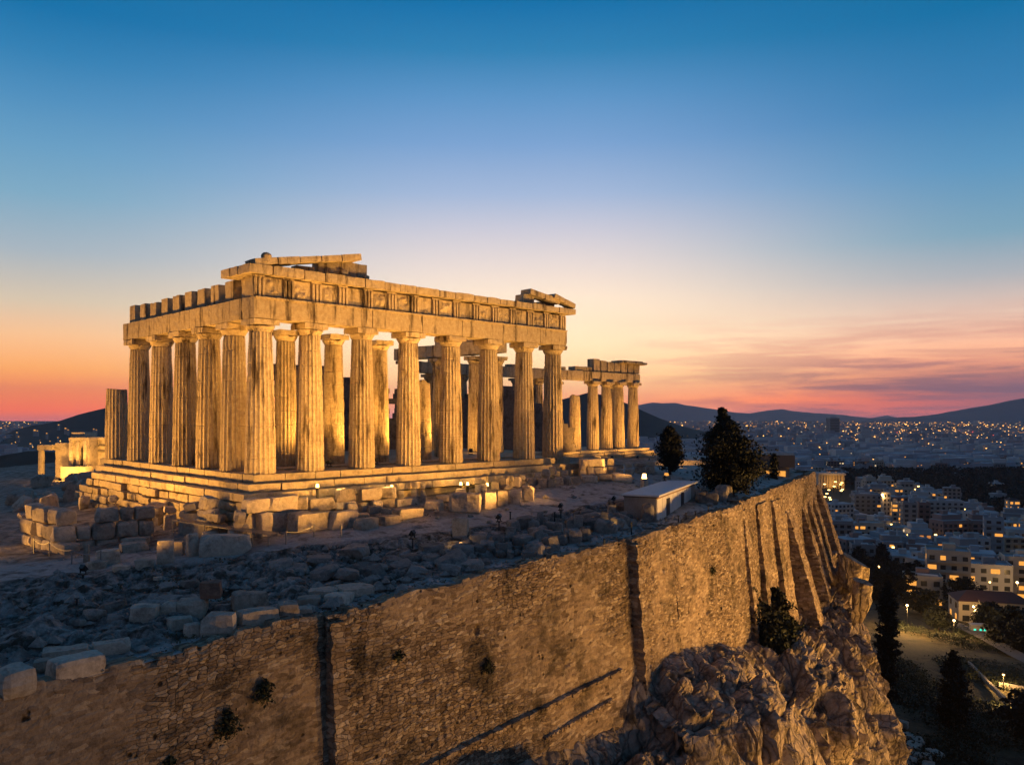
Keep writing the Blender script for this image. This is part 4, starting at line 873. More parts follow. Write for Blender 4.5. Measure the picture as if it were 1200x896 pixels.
# ------------------------------------------------------------------ shed
P0 = Vector(ground_at(769, 612)); Pd = Vector((5.1, 11.2, 0)).normalized(); ya = math.atan2(Pd.y, Pd.x)-R(90)
sh = empty('storage_shed', P0, ya, 'long low pale shed with a flat whitish roof beside the retaining wall', 'shed')
SL, SW, SH = 13.6, 2.45, 1.85
mb = MB(); mb.box((-SW/2, SL/2, SH/2-.1), (SW, SL, SH+.2)); mb.build('wall', stone_mat('shed_plaster', (.40, .36, .31, 1), (.34, .3, .26, 1), (.2, .17, .14, 1), 1, .2, .3), sh)
mb = MB()
for k in range(7): mb.box((.03, .9+k*1.68, SH/2-.03), (.05, 1.6, SH-.12))
mb.build('side_panel', WHITE, sh)
mb = MB(); mb.box((-SW/2+.05, SL/2, SH+.10), (SW+.45, SL+.5, .13)); mb.build('roof', ROOFW, sh)
for yy in (3.4, 8.4): MB().box((.07, yy, .72), (.05, 1.0, 1.5)).build('door', DARKMETAL, sh)
MB().box((-SW/2, -.03, SH+.0), (SW+.1, .06, .12)).build('fascia', BARK, sh)
MB().box((.075, SL/2, SH-.06), (.05, SL, .16)).build('trim', stone_mat('brown_trim', (.25, .16, .1, 1), (.2, .13, .08, 1), (.1, .07, .05, 1)), sh)
# ------------------------------------------------------------------ low museum building behind the big tree
YB = 95; P = Vector(at(908, 567, YB)); zb = P.z
mu = empty('museum_building', (P.x, P.y+3, zb), R(-18), 'low flat-roofed building with a lit yellow wall behind the big tree', 'building')
MB().box((0, 2, .85), (5.2, 5, 2.1)).build('wall', BLOCK, mu); MB().box((0, 1.9, 2.62), (6.4, 6.2, 1.45)).build('roof', plain('dull_roof', (.12, .1, .09)), mu)
for k, x in enumerate((-1.1, .3, 1.6)): MB().box((x, -.52, .75), (1.1, .06, 1.3)).build('window', G_WARM if k else G_DIM, mu)
spot((P.x-2.2, P.y-2.2, zb+.4), (P.x-.5, P.y+1.5, zb+1.2), 160, 120)
wt = ground_at(800, 549); stone((wt[0]+1, wt[1]+6, wt[2]), (9.0, .5, .55), R(8), label='low wall top lit from behind between the two dark trees', name='low_wall', mat=BLOCK)
spot((wt[0]+1, wt[1]+3.0, wt[2]+.35), (wt[0]+1, wt[1]+6, wt[2]+.3), 320, 140)
# ------------------------------------------------------------------ small temple with a porch on the left
YE = 108; e0 = Vector(at(44, 556, YE)); sE = YE/F; zE = e0.z
se = empty('small_temple', (e0.x, e0.y, zE), R(-6), 'small ruined temple with a two-post porch beyond the left of the big temple', 'temple')
ex = lambda p: (p-44)*sE
ey = lambda y: (556-y)*sE
def eb(name, x0, x1, y0, y1, d0, d1, mat=BLOCK, sd=0):
    v, f = rock_box(ex(x1)-ex(x0), d1-d0, ey(y0)-ey(y1), .4, .04, .05, 3000+sd); return MB().add(v+np.array([(ex(x0)+ex(x1))/2, (d0+d1)/2, (ey(y0)+ey(y1))/2]), f).build(name, mat, se)
eb('porch_post', 44.5, 49.5, 527, 562, 0, .6, sd=1); eb('porch_post', 58, 62, 527, 560, 2.6, 3.2, sd=2); eb('lintel', 43.6, 62, 521, 527.3, -.1, .8, sd=3); eb('lintel', 43.6, 50, 521, 527.3, .82, 3.5, sd=4)
eb('wall', 61, 83, 519, 562, .8, 2.0, sd=5); eb('wall', 82.7, 107, 514, 560, .2, 4, sd=6); eb('wall', 106.6, 150, 514, 562, 2.2, 3.4, sd=7)
eb('cornice', 83, 108, 512, 515.5, -.1, 4.2, sd=8); eb('roof_block', 84, 101, 506.5, 512.2, .3, 3, sd=9); eb('platform', 82, 112, 545, 563, -1.6, .25, sd=10); eb('cornice', 106, 150, 512.5, 515.5, 1.9, 3.6, sd=11)
for k, x in enumerate((86, 94.5, 103.5)): eb('pilaster', x-2, x+2, 515.5, 545, -.12, .25, sd=12+k)
eb('window_recess', 98.5, 100.5, 524, 545, -.02, .21, DARKMETAL, 20); eb('ledge', 107, 150, 521.5, 523.5, 2.0, 2.25, DARKBLOCK, 21); eb('ledge', 107, 150, 528, 530, 2.0, 2.25, DARKBLOCK, 22)
for px_, py_, pw, ap in [(70, 566, 1500, (72, 535)), (97, 566, 1500, (95, 535)), (117, 552, 1500, (118, 538)), (50, 568, 700, (48, 540))]:
    q = Vector(at(px_, py_, YE-5)); q.z = max(q.z, float(gz(q.x, q.y))+.4); floodlight(q-Vector((0, 0, .34)), Vector(at(ap[0], ap[1], YE+1)), pw*1.6, 'small floodlight on the ground in front of the small temple', 120)
MB().box((0, 0, 0), (1, 1, 1))

# ------------------------------------------------------------------ trees
def leafmesh(pts, size, seed, flat=.5):
    r = np.random.default_rng(seed); n = len(pts); a = r.normal(size=(n, 3)); a /= np.linalg.norm(a, axis=1, keepdims=True)
    b = np.cross(a, r.normal(size=(n, 3))); b /= np.linalg.norm(b, axis=1, keepdims=True)+1e-9
    s = size*r.uniform(.5, 1.3, (n, 1)); V = np.stack([pts-a*s-b*s*flat*.4, pts-a*s*.2+b*s*flat, pts+a*s, pts+a*s*.1-b*s*flat], 1).reshape(-1, 3)
    return V, (np.arange(n)[:, None]*4+np.arange(4)[None])
def tree(name, base, h, prof, nbr, nleaf, size, label, group=None, mat=LEAF, seed=1, lean=(0, 0), lump=.35, trunk=.12, hang=-.15):
    """tapered trunk, limbs, and a crown of small leaf clumps that ride on the limbs. prof: list of (height fraction, radius)"""
    r = np.random.default_rng(seed); t = empty(name, base, 0, label, 'tree', group)
    tb = MB(); top_ = h*.94; q = 8
    for k in range(q):
        f0, f1 = k/q, (k+1)/q; c = lambda f: (lean[0]*f*f, lean[1]*f*f, top_*f)
        tb.tube(c(f0), c(f1), trunk*(1-f0)+.02, trunk*(1-f1)+.02, 7)
    hf = [p[0] for p in prof]; rf = [p[1] for p in prof]; pts = []
    for k in range(nbr):
        f = hf[0]+(hf[-1]-hf[0])*((k+.5)/nbr)**.9; rad = np.interp(f, hf, rf)*r.uniform(1-lump, 1+lump*.6); az = r.uniform(0, 6.28)
        o = np.array([lean[0]*f*f, lean[1]*f*f, h*f*.97]); d = np.array([math.cos(az), math.sin(az), hang+r.uniform(-.2, .35)])
        e = o+d*rad
        if k % 3 == 0: tb.tube(tuple(o-np.array([0, 0, .15*rad])), tuple(o+d*rad*.8), trunk*.3*(1-f)+.012, .01, 5)
        m = max(3, int(nleaf/nbr*(.4+rad/max(rf)))); u_ = r.uniform(.05, 1, (m, 1))**.75
        pts.append(o+(e-o)*u_+r.normal(size=(m, 3))*(.10+.16*rad*u_)*np.array([1, 1, .65]))
    tb.build('trunk', BARK, t); P = np.concatenate(pts); V, Fc = leafmesh(P, size, seed)
    MB().add(V, Fc).build('crown', mat, t); return t
g = Vector(ground_at(857, 581))
tree('conifer_tree', g, 8.25, [(.04, 1.9), (.14, 2.55), (.30, 2.6), (.45, 2.3), (.58, 1.95), (.70, 1.6), (.78, 1.0), (.84, .55), (.90, .3), (1.0, .1)], 150, 30000, .16, 'big dark spreading conifer with a crooked tip beside the white shed', seed=3, lean=(-.9, 0), trunk=.32, lump=.42, hang=.15)
g = Vector(ground_at(785, 556))
tree('cypress_tree', g, 4.9, [(.06, .9), (.25, 1.28), (.5, 1.18), (.75, .75), (.92, .35), (1, .1)], 110, 7000, .15, 'smaller round-shouldered dark tree left of the big conifer', seed=5, lump=.18, trunk=.16, hang=.5)
g = Vector(at(907, 574, 92))
tree('cypress_tree', g, 4.2, [(.05, .3), (.3, .42), (.7, .36), (1, .1)], 60, 2500, .13, 'thin short cypress in front of the lit low building', seed=6, lump=.15, trunk=.08, hang=.8)
def slopetree(px, Y, h, prof, label, seed, **k):
    X = (px-HX)/F*Y; return tree('cypress_tree', (X, Y, float(hz(np.array(X), np.array(Y)))-.3), h, prof, k.pop('nbr', 130), k.pop('nleaf', 8000), k.pop('size', .3), label, seed=seed, lump=.2, trunk=.25, hang=.6, **k)
slopetree(1117, 118, 12.6, [(.06, 1.2), (.2, 2.2), (.45, 2.0), (.7, 1.35), (.9, .6), (1, .1)], 'broad dark cypress standing on the grassy slope', 8, size=.28)
slopetree(1040, 126, 21, [(.05, .9), (.25, 1.6), (.6, 1.6), (.85, 1.1), (1, .2)], 'tall narrow cypress against the edge of the cliff', 9, size=.3)
# bushes growing at the foot of the wall
for k, (u, w, hh, rr) in enumerate([(64.4, .6, 6.4, 1.0), (66.6, 1.2, 4.2, 1.6), (70.8, 1.5, 4.4, 1.6), (68.6, 2.6, 2.8, 1.5), (65.2, 2.6, 2.4, 1.3), (72.6, 2.4, 2.4, 1.2)]):
    q = wp(u, w, 0); h = CLIFF.ray_cast(Vector((q.x, q.y, 0)), Vector((0, 0, -1)))[0]; z = h.z if h else -16
    tree('shrub', (q.x, q.y, z-.5), hh, [(.05, rr*.7), (.35, rr), (.7, rr*.85), (1, rr*.25)], 70, 3600, .24, ['tallest slim shrub growing tight against the wall by the crevice', 'dark shrub at the foot of the first buttress', 'dark shrub under the second buttress', 'low olive-green shrub in front of the tall shrubs', 'small shrub at the left of the shrub clump', 'small shrub at the right end of the shrub clump'][k], None, LEAF2 if k > 2 else LEAF, 30+k, lump=.3)
for k, (i, f, dn, rr, lb) in enumerate([(0, .80, 3.2, .9, 'dark caper bush hanging on the shaded near part of the wall'), (0, .87, 2.4, .7, 'smaller dark bush hanging near the first wall joint'), (0, .70, 4.1, .6, 'lowest dark tuft on the near part of the wall'), (1, .42, 4.6, .5, 'dark tuft growing in the middle of the wall'), (1, .16, 2.6, .35, 'little tuft right of the first wall joint'), (2, .62, 4.2, .4, 'little tuft on the bright part of the wall')]):
    a, b = PATH[i], PATH[i+1]; Ls = seglen(a, b); n = Vector(((b[1]-a[1])/Ls, -(b[0]-a[0])/Ls, 0)); p = Vector(pt(i, f))+n*(.05+.075*dn+(.3 if i == 2 else -.3 if i == 0 else 0)); p.z -= dn+rr*.5
    rr *= .62; tree('wall_bush', p, rr*1.9, [(.0, rr*.25), (.35, rr*.8), (.7, rr*1.0), (1, rr*.3)], 26, int(700*rr+150), .09, lb, None, LEAF2, 700+k, lump=.7, trunk=.04, hang=-.8)
# ------------------------------------------------------------------ city
WALLS = [plain('pale_render', (.42, .42, .41), .85, 0, .12, .3), plain('cream_render', (.45, .40, .32), .85, 0, .12, .3), plain('grey_render', (.25, .25, .25), .85, 0, .15, .3), plain('pinkish_render', (.25, .17, .15), .85, 0, .12, .3), plain('bluish_render', (.29, .335, .37), .85, 0, .12, .3)]
WN = ['pale', 'cream', 'grey', 'pinkish', 'bluish grey']
ROOFG = plain('roof_screed', (.40, .41, .42), .9, 0, .25, .4); TILE = plain('red_roof_tiles', (.09, .04, .03), .85, 0, .3, .5)
GLASS = plain('dark_window', (.03, .035, .04), .25, 0, .3); TANK = plain('white_tank', (.6, .6, .6), .5)
def bld(x, y, w, d, h, yaw, mi, lit, label, group=None, name='apartment_building', z=None, balc=True, roof='flat', seed=1, litm=G_WARM):
    r = random.Random(seed); z = float(hz(np.array(x), np.array(y)))-1.0 if z is None else z
    t = empty(name, (x, y, z), yaw, label, 'building', group); h = h+1.0
    MB().box((0, 0, h/2), (w, d, h)).build('wall', WALLS[mi], t); nf = max(1, int(h/3.1))
    if roof == 'flat':
        mb = MB()
        for c, s_ in (((0, -d/2+.1, 0), (w, .2, .9)), ((0, d/2-.1, 0), (w, .2, .9)), ((-w/2+.1, 0, 0), (.2, d-.4, .9)), ((w/2-.1, 0, 0), (.2, d-.4, .9))): mb.box((c[0], c[1], h+.45), s_)
        mb.build('parapet', WALLS[mi], t); MB().box((0, 0, h+.06), (w-.42, d-.42, .1)).build('roof', ROOFG, t)
        MB().box((r.uniform(-.2, .2)*w, r.uniform(0, .2)*d, h+1.4), (min(4, w*.35), min(4, d*.35), 2.6)).build('stair_hut', WALLS[(mi+r.choice((0, 2))) % 5], t)
        for k in range(r.randint(0, 2)): MB().tube((r.uniform(-.4, .4)*w, r.uniform(-.4, -.1)*d, h+.9), (r.uniform(-.4, .4)*w, r.uniform(-.4, -.1)*d, h+.9), .5, .5, 8).build('water_tank', TANK, t)
    else:
        mb = MB(); o = .5; v = [(-w/2-o, -d/2-o, h), (w/2+o, -d/2-o, h), (w/2+o, d/2+o, h), (-w/2-o, d/2+o, h), (-w/2+d*.35, 0, h+d*.22), (w/2-d*.35, 0, h+d*.22)]
        mb.add(v, [(0, 1, 5, 4), (1, 2, 5), (2, 3, 4, 5), (3, 0, 4), (3, 2, 1, 0)]); mb.build('roof', TILE, t)
    nb = max(2, int(w/3.4)); left = lit; cells = [(f_, b_, sd) for f_ in range(nf) for b_ in range(nb) for sd in (0,)]+[(f_, b_, 1) for f_ in range(nf) for b_ in range(max(1, int(d/4)))]
    r.shuffle(cells); cells = cells[:60]
    for k, (f_, b_, sd) in enumerate(cells):
        mt = litm if k < lit else GLASS; wz = 1.0+f_*(h-1)/nf+1.45
        if sd == 0: c = (-w/2+(b_+.5)*w/nb, -d/2-.03, wz); s_ = (w/nb*(.8 if k < lit and r.random() < .5 else .48), .08, 1.7)
        else: c = (-w/2-.03 if x > 0 else w/2+.03, -d/2+(b_+.5)*d/max(1, int(d/4)), wz); s_ = (.08, 1.5, 1.6)
        MB().box(c, s_).build('window', mt, t)
    if balc:
        for f_ in range(1, nf):
            zz = 1.0+f_*(h-1)/nf; mb = MB(); mb.box((0, -d/2-.75, zz+.08), (w*.94, 1.42, .16)); mb.box((0, -d/2-1.42, zz+.55), (w*.94, .08, .8)); mb.build('balcony', WALLS[(mi+(0 if f_ % 2 else 0)) % 5], t)
    return t
def bpx(px, by, w, h, Y, dep, yaw, mi, lit, label, **k):
    X = (px-HX)/F*Y; zb = CZ-(by-HY)/F*Y; zg = float(hz(np.array(X), np.array(Y))); top = CZ-(by-h-HY)/F*Y
    ww = w*Y/F; return bld(X, Y+ww*dep/2, ww, ww*dep, top-zg, yaw, mi, lit, label, z=zg-1.0, seed=int(px), **k)
bpx(1120, 690, 46, 42, 285, .8, R(-24), 1, 4, 'terraced cream apartment block with three balcony rows and yellow lit windows')
bpx(1088, 698, 40, 20, 262, .7, R(-20), 1, 5, 'low cream house with a row of yellow lit windows below the trees', balc=False)
bpx(1172, 742, 78, 36, 235, .55, R(-14), 1, 3, 'long cream house under a red hipped tile roof', roof='hip', balc=False, name='tile_roofed_house')
bpx(1166, 700, 48, 36, 300, .7, R(-20), 0, 2, 'wide pale flat-roofed block behind the red tiled house', balc=False)
bpx(1203, 705, 34, 50, 310, .9, R(-20), 1, 5, 'cream corner block washed orange by a street lamp', balc=True)
bpx(1168, 650, 20, 42, 430, .7, R(-25), 4, 2, 'tall bluish block with a blank side wall and one lit room')
bpx(1146, 658, 34, 26, 410, .7, R(-18), 0, 3, 'pale stepped block with open balconies beside the blank tall one')
bpx(1040, 612, 8, 34, 560, 1.2, R(-10), 1, 0, 'slender cream stair tower rising beside the lit blocks', balc=False, name='tower')
bpx(1054, 616, 13, 26, 555, .9, R(-15), 1, 14, 'small block with nearly every window glowing yellow', balc=False)
bpx(1069, 628, 16, 38, 520, 1.0, R(-15), 2, 0, 'grey block showing a tall blank gable wall', balc=False)
bpx(1085, 624, 13, 34, 530, .9, R(-15), 3, 1, 'pinkish narrow block beside the grey blank gable')
bpx(1112, 614, 38, 26, 560, .6, R(-12), 0, 2, 'long pale apartment block at the edge of the dark wood')
bpx(1020, 628, 34, 14, 500, .7, R(-8), 1, 7, 'long low building with a glowing yellow band of windows', balc=False)
bpx(1060, 585, 20, 12, 720, .7, R(-8), 1, 6, 'low block with lit top storey at the near edge of the wood', balc=False)
bpx(1020, 606, 30, 26, 600, .7, R(-12), 2, 2, 'wide grey block left of the slender tower')
bpx(1015, 660, 26, 20, 380, .8, R(-15), 2, 1, 'squat grey house at the left, half hidden by trees', balc=False)
bpx(1190, 612, 12, 26, 610, 1, R(-10), 1, 16, 'golden lit church-like tower at the edge of the dark wood', balc=False, name='lit_tower', roof='hip', litm=G_WARM)
# lit colonnaded hall
XH, YH = (974-HX)/F*868, 868; zh = -75
hall = empty('colonnaded_hall', (XH, YH, zh), R(-8), 'wide hall with a lit row of tall columns beyond the end of the wall', 'building')
MB().box((0, 6, 7), (26, 12, 14)).build('wall', WALLS[1], hall); MB().box((0, 4, 15.2), (28, 17, 2.2)).build('roof', WALLS[0], hall)
for k in range(11): MB().tube((-12.5+k*2.5, -2.5, 0), (-12.5+k*2.5, -2.5, 14.1), .55, .45, 8).build('column', WALLS[1], hall)
spot((XH-6, YH-16, zh+1), (XH-4, YH, zh+8), 9000, 120, 1); spot((XH+8, YH-16, zh+1), (XH+6, YH, zh+8), 9000, 120, 1)
XT = (976-HX)/F*3000
tw_ = empty('office_tower', (XT, 3000, -75), R(12), 'lone tall dark office tower standing above the far city', 'building')
MB().box((0, 0, 33), (40, 26, 66)).build('wall', WALLS[2], tw_); MB().box((0, 0, 68), (30, 18, 4)).build('roof', ROOFG, tw_)
for k in range(10): MB().box((0, -13.2, 6+k*6), (37, .5, 2.6)).build('window', GLASS, tw_)
# the mass of nearer city blocks: one object each
def inforest(px, Y): 
    lo = np.interp(px, [985, 1085, 1130, 1200, 1300], [870, 800, 660, 600, 590]); return px > 985 and lo < Y < 1080
rb = random.Random(21); placed = 0; anchors = [(o.location.x, o.location.y) for o in C.objects if o.get('category') == 'building']
cand = []
for gy in range(0, 70):
    for gx in range(0, 60):
        Y = 330+gy*19; X = 60+gx*18; cand.append((X+rb.uniform(-4, 4), Y+rb.uniform(-4, 4)))
cand.sort(key=lambda p: p[1])
def lowblock(x, y, seed):
    r = random.Random(seed); w, d = r.uniform(10, 17), r.uniform(9, 14); h = r.choice([6, 9, 9, 12, 12, 15, 18])*r.uniform(.9, 1.1); z = float(hz(np.array(x), np.array(y))); yaw = r.choice([-.35, -.2, .1, .25])+r.uniform(-.1, .1)
    mb = MB(); mi = r.choice([0, 0, 1, 2, 2, 4, 3]); mats = [WALLS[mi], ROOFG, GLASS, r.choice([G_WARM, G_WARM, G_DIM, G_WHITE]), TANK]
    h1 = h if r.random() < .55 else h-3
    mb.box((0, 0, h1/2-1), (w, d, h1+2)); mb.box((0, 0, h1+.06), (w-.6, d-.6, .12), 1)
    if h1 < h: mb.box((0, d*.12, h1+1.5), (w*.8, d*.66, 3.0)); mb.box((0, d*.12, h+.06), (w*.78, d*.62, .1), 1)
    mb.box((r.uniform(-.2, .2)*w, d*.1, h+1.2), (3.2, 3, 2.4))
    for k in range(r.randint(0, 3)): mb.box((r.uniform(-.35, .35)*w, r.uniform(-.1, .3)*d, h+.7), (1.2, .8, 1.0), 4)
    nf = int(h1/3); nb = int(w/3)
    for f_ in range(nf):
        mb.box((0, -d/2-.6, 1+f_*3.0+2.1), (w*.9, 1.2, .9)) if (f_ and r.random() < .8) else None
        for b_ in range(nb):
            p = r.random()
            mb.box((-w/2+(b_+.5)*w/nb, -d/2-.02, f_*3.0+1.5), (w/nb*.55, .1, 1.6), 3 if p < .13 else 2)
        for b_ in range(int(d/3.4)): mb.box((-w/2-.02, -d/2+(b_+.5)*3.4, f_*3+1.6), (.1, 1.3, 1.4), 3 if r.random() < .05 else 2)
    o = mb.build('apartment_building', mats); o.location = (x, y, z); o.rotation_euler = (0, 0, yaw)
    near = 'near' if y < 560 else 'far'
    tag(o, f'small {WN[mi]} apartment block in the crowded city '+('just below the hill' if near == 'near' else 'beyond the near rooftops'), 'building', f'{WN[mi]} city blocks, '+('just below the hill' if near == 'near' else 'farther out'))
for (x, y) in cand:
    px = HX+F*x/y
    if not (945 < px < 1290) or (inforest(px, y) and rb.random() > .04) or placed >= 285: continue
    if y < 400 and px < 1060: continue
    if px < 1002 and 590 < y < 900: continue
    if any(abs(x-a)+abs(y-b) < 22 for a, b in anchors): continue
    if rb.random() < .10: continue
    lowblock(x, y, 5000+placed); placed += 1
lasty = max(y for (x, y) in cand[:1]) if cand else 0
sl = MB(); sl.tube((0, 0, 0), (0, 0, 6.5), .12, .08, 5); sl.box((0, -.5, 6.6), (.3, 1.3, .16)); sl.box((0, -.9, 6.2), (.9, .9, .7), 1)
slo = sl.build('street_lamp', [DARKMETAL, G_WARM2]); nsl = 0
for k in range(900):
    Y = 320+560*rb.random()**1.2; px = rb.uniform(955, 1225); X = (px-HX)/F*Y
    if inforest(px, Y) or (Y < 420 and px < 1100) or any(abs(X-a)+abs(Y-b) < 14 for a, b in anchors): continue
    o = slo if nsl == 0 else slo.copy()
    if nsl: C.objects.link(o)
    o.location = (X, Y, float(hz(np.array(X), np.array(Y)))+rb.uniform(0, 3)); q = Y/420; o.scale = (q, q, 1)
    tag(o, 'small amber street lamp glowing between the city blocks below the hill', 'street lamp', 'amber lamps in the city streets'); nsl += 1
    if nsl >= 120: break
# far city: thousands of blocks and lights, one mass
def farcity():
    r = np.random.default_rng(4); mb = MB(); V = []; Fq = []; M = []; n = 0
    fw = [plain('far_pale_walls', (.54, .53, .52), .9, 0, .15, .05), plain('far_grey_walls', (.34, .35, .38), .9, 0, .15, .05), plain('far_blue_walls', (.40, .43, .48), .9, 0, .15, .05)]
    mats = fw+[glow('far_amber_lamp', (1, .44, .10), 4.5), G_WHITE, G_DIM, G_RED, G_WARM]
    def bx(x, y, z, w, d, h, m, yaw):
        nonlocal n
        c, s_ = math.cos(yaw), math.sin(yaw)
        for (a, b, e) in ((-1, -1, 0), (1, -1, 0), (1, 1, 0), (-1, 1, 0), (-1, -1, 1), (1, -1, 1), (1, 1, 1), (-1, 1, 1)):
            V.append((x+(a*w*c-b*d*s_)/2, y+(a*w*s_+b*d*c)/2, z+e*h))
        for q in ((0, 1, 5, 4), (1, 2, 6, 5), (2, 3, 7, 6), (3, 0, 4, 7), (4, 5, 6, 7)): Fq.append(tuple(i+n for i in q)); M.append(m)
        n += 8
    k = 0
    while k < 6500:
        Y = 880*(9.0**r.random()); px = r.uniform(-60, 1270); X = (px-HX)/F*Y
        if (inforest(px, Y) and r.random() > .02) or (130 < px < 740 and Y < 3000): continue
        if 745 < px < 985 and Y < 950: continue
        if vnoise(np.array([[X/260, Y/420, 1.]]), 3)[0] < -.35: k += 1; continue
        k += 1; sz = r.uniform(12, 26)*(1+Y/9000); h = r.choice([8, 10, 12, 15, 18, 22])*r.uniform(.8, 1.2)
        bx(X, Y, -76, sz, sz*.7, h+1, int(r.integers(0, 3)), r.uniform(-.5, .5))
        if r.random() < .6:
            s_ = Y/F*r.uniform(.5, 1.1); bx(X+r.uniform(-.4, .4)*sz, Y-sz*.75, -75+h*r.uniform(.3, .9), s_*1.3, .6, s_*.8, int(r.choice([3, 4, 5, 7, 7, 5, 4, 6], p=[.22, .08, .18, .22, .12, .1, .05, .03])), 0)
    for q in range(1900):
        Y = 1500*(4.6**r.random()); px = r.uniform(-40, 1260) if q % 3 else r.uniform(980, 1230); X = (px-HX)/F*Y; s_ = Y/F*r.uniform(.4, .95)
        if 130 < px < 740: continue
        bx(X, Y, -75+r.uniform(6, 16), s_, .5, s_, int(r.choice([3, 7, 4, 5], p=[.42, .30, .08, .20])), 0)
    mb.add(np.array(V), Fq); mb.m = M; o = mb.build('distant_city', mats); tag(o, 'distant city of pale low blocks and scattered lights filling the basin', 'city', kind='stuff')
farcity()
# lights climbing the left hill flank
for k, (px, py, s_) in enumerate([(69, 497, 1.3), (77, 501, 1.6), (80, 503, 1.1), (41, 503, 2.0), (44, 504, 1.2), (110, 502, 1.2), (113, 503, 1.0), (55, 507, 1.3), (20, 506, 1.2), (36, 519, 1.6), (22, 511, 1.0), (68, 512, 1.1), (12, 527, 2.0), (14, 519, 1.0)]):
    Y = 1900; q = at(px, py, Y); sz = s_*Y/F
    t = empty('hillside_house', (q[0], q[1], q[2]-sz), .2, 'tiny lit house on the dark hillside at the left', 'house', 'lit houses on the dark hillside')
    MB().box((0, 0, -6+sz*.5), (sz*1.8, sz, sz+12)).build('wall', WALLS[0], t); MB().box((0, -sz*.5-.3, sz*.55), (sz, .5, sz*.7)).build('window', G_WARM, t)
# the dark wood in the city and the clumps below the cliff
def wood(name, poly, Y0, Y1, label, seed, hgt=9, dens=.02, leaf=1.3):
    r = np.random.default_rng(seed); P = []
    cnt = 0
    for k in range(200000):
        Y = r.uniform(Y0, Y1); px = r.uniform(poly[0], poly[1]); 
        if not inforest(px, Y): continue
        X = (px-HX)/F*Y; rad = r.uniform(3, 6); h = r.uniform(.6, 1.2)*hgt
        m = 26; a = r.normal(size=(m, 3)); a /= np.linalg.norm(a, axis=1, keepdims=True); a[:, 2] = np.abs(a[:, 2])*.9-.15
        P.append(np.array([X, Y, float(hz(np.array(X), np.array(Y)))+h-rad*.6])+a*rad*r.uniform(.6, 1, (m, 1))); cnt += 1
        if cnt > 2600: break
    P = np.concatenate(P); V, Fc = leafmesh(P, leaf, seed, .8); o = MB().add(V, Fc).build(name, LEAF)
    tag(o, label, 'wood', kind='stuff')
wood('woods', (985, 1290), 590, 1200, 'dark wooded park spreading between the city blocks', 2)
def dectree(px, Y, h, rad, seed, label, group):
    X = (px-HX)/F*Y; return tree('leafy_tree', (X, Y, float(hz(np.array(X), np.array(Y)))-.3), h, [(.15, rad*.6), (.35, rad), (.65, rad*.9), (.88, rad*.55), (1, rad*.15)], 80, 3200, .5, label, group, LEAF, seed, lump=.35, trunk=.3, hang=.1)
rt = random.Random(9)
for k in range(30):
    px = rt.uniform(1005, 1108); Y = rt.uniform(262, 400); dectree(px, Y, rt.uniform(7, 12), rt.uniform(3, 5), 200+k, 'dark bushy tree in the grove between the cliff and the first houses', 'trees of the grove below the cliff')
for k, (px, Y, h, rad, lb) in enumerate([(1127, 255, 11, 5.5, 'round dark tree before the terraced cream block'), (1080, 240, 8, 5, 'dark tree left of the long red-roofed house'), (1160, 222, 8, 4.5, 'dark tree in front of the red tiled roof'), (1186, 210, 9, 5, 'dark tree at the right below the red-roofed house'), (1200, 190, 8, 4, 'dark tree by the path at the right edge'), (1175, 200, 6, 4, 'low dark tree beside the lit path'), (1100, 215, 6, 3.5, 'small dark tree above the grassy slope'), (1205, 118, 7, 3.6, 'dark round tree at the lower right corner')]):
    dectree(px, Y, h, rad, 300+k, lb, None)
# ------------------------------------------------------------------ slope: path, lamps, walls
def hzp(px, Y): X = (px-HX)/F*Y; return Vector((X, Y, float(hz(np.array(X), np.array(Y)))))
def ribbon(name, pts, w, mat, lift=.9):
    mb = MB(); V = []
    for i, p in enumerate(pts):
        d = (pts[min(i+1, len(pts)-1)]-pts[max(i-1, 0)]); d.z = 0; d.normalize(); n = Vector((-d.y, d.x, 0))*w/2
        V += [tuple(p-n+Vector((0, 0, lift))), tuple(p+n+Vector((0, 0, lift))), ]
    mb.add(V, [(2*i, 2*i+1, 2*i+3, 2*i+2) for i in range(len(pts)-1)]); o = mb.build(name, mat); return tag(o, kind='structure')
PATHM = plain('pale_path', (.11, .105, .10), .9, 0, .2, .3)
ribbon('footpath', [hzp(1098, 232), hzp(1120, 222), hzp(1140, 212), hzp(1165, 198), hzp(1195, 182), hzp(1240, 165)], 4, PATHM)
lw = [(hzp(1135, 170), hzp(1200, 128)), (hzp(1170, 152), hzp(1240, 148))]
for k, (a, b) in enumerate(lw):
    d = b-a; c = (a+b)/2; v, f = rock_box(d.length, .6, .9, .8, .12, .15, 4000+k); M_ = Matrix.Rotation(math.atan2(d.z, math.hypot(d.x, d.y)), 3, 'Y').inverted()
    o = MB().add(v, f).build('garden_wall', DARKBLOCK); o.location = c+Vector((0, 0, .5)); o.rotation_euler = (0, -math.atan2(d.z, math.hypot(d.x, d.y)), math.atan2(d.y, d.x))
    tag(o, ['low stone wall along the foot of the grassy slope', 'short lit wall beside the path at the right edge'][k], 'wall')
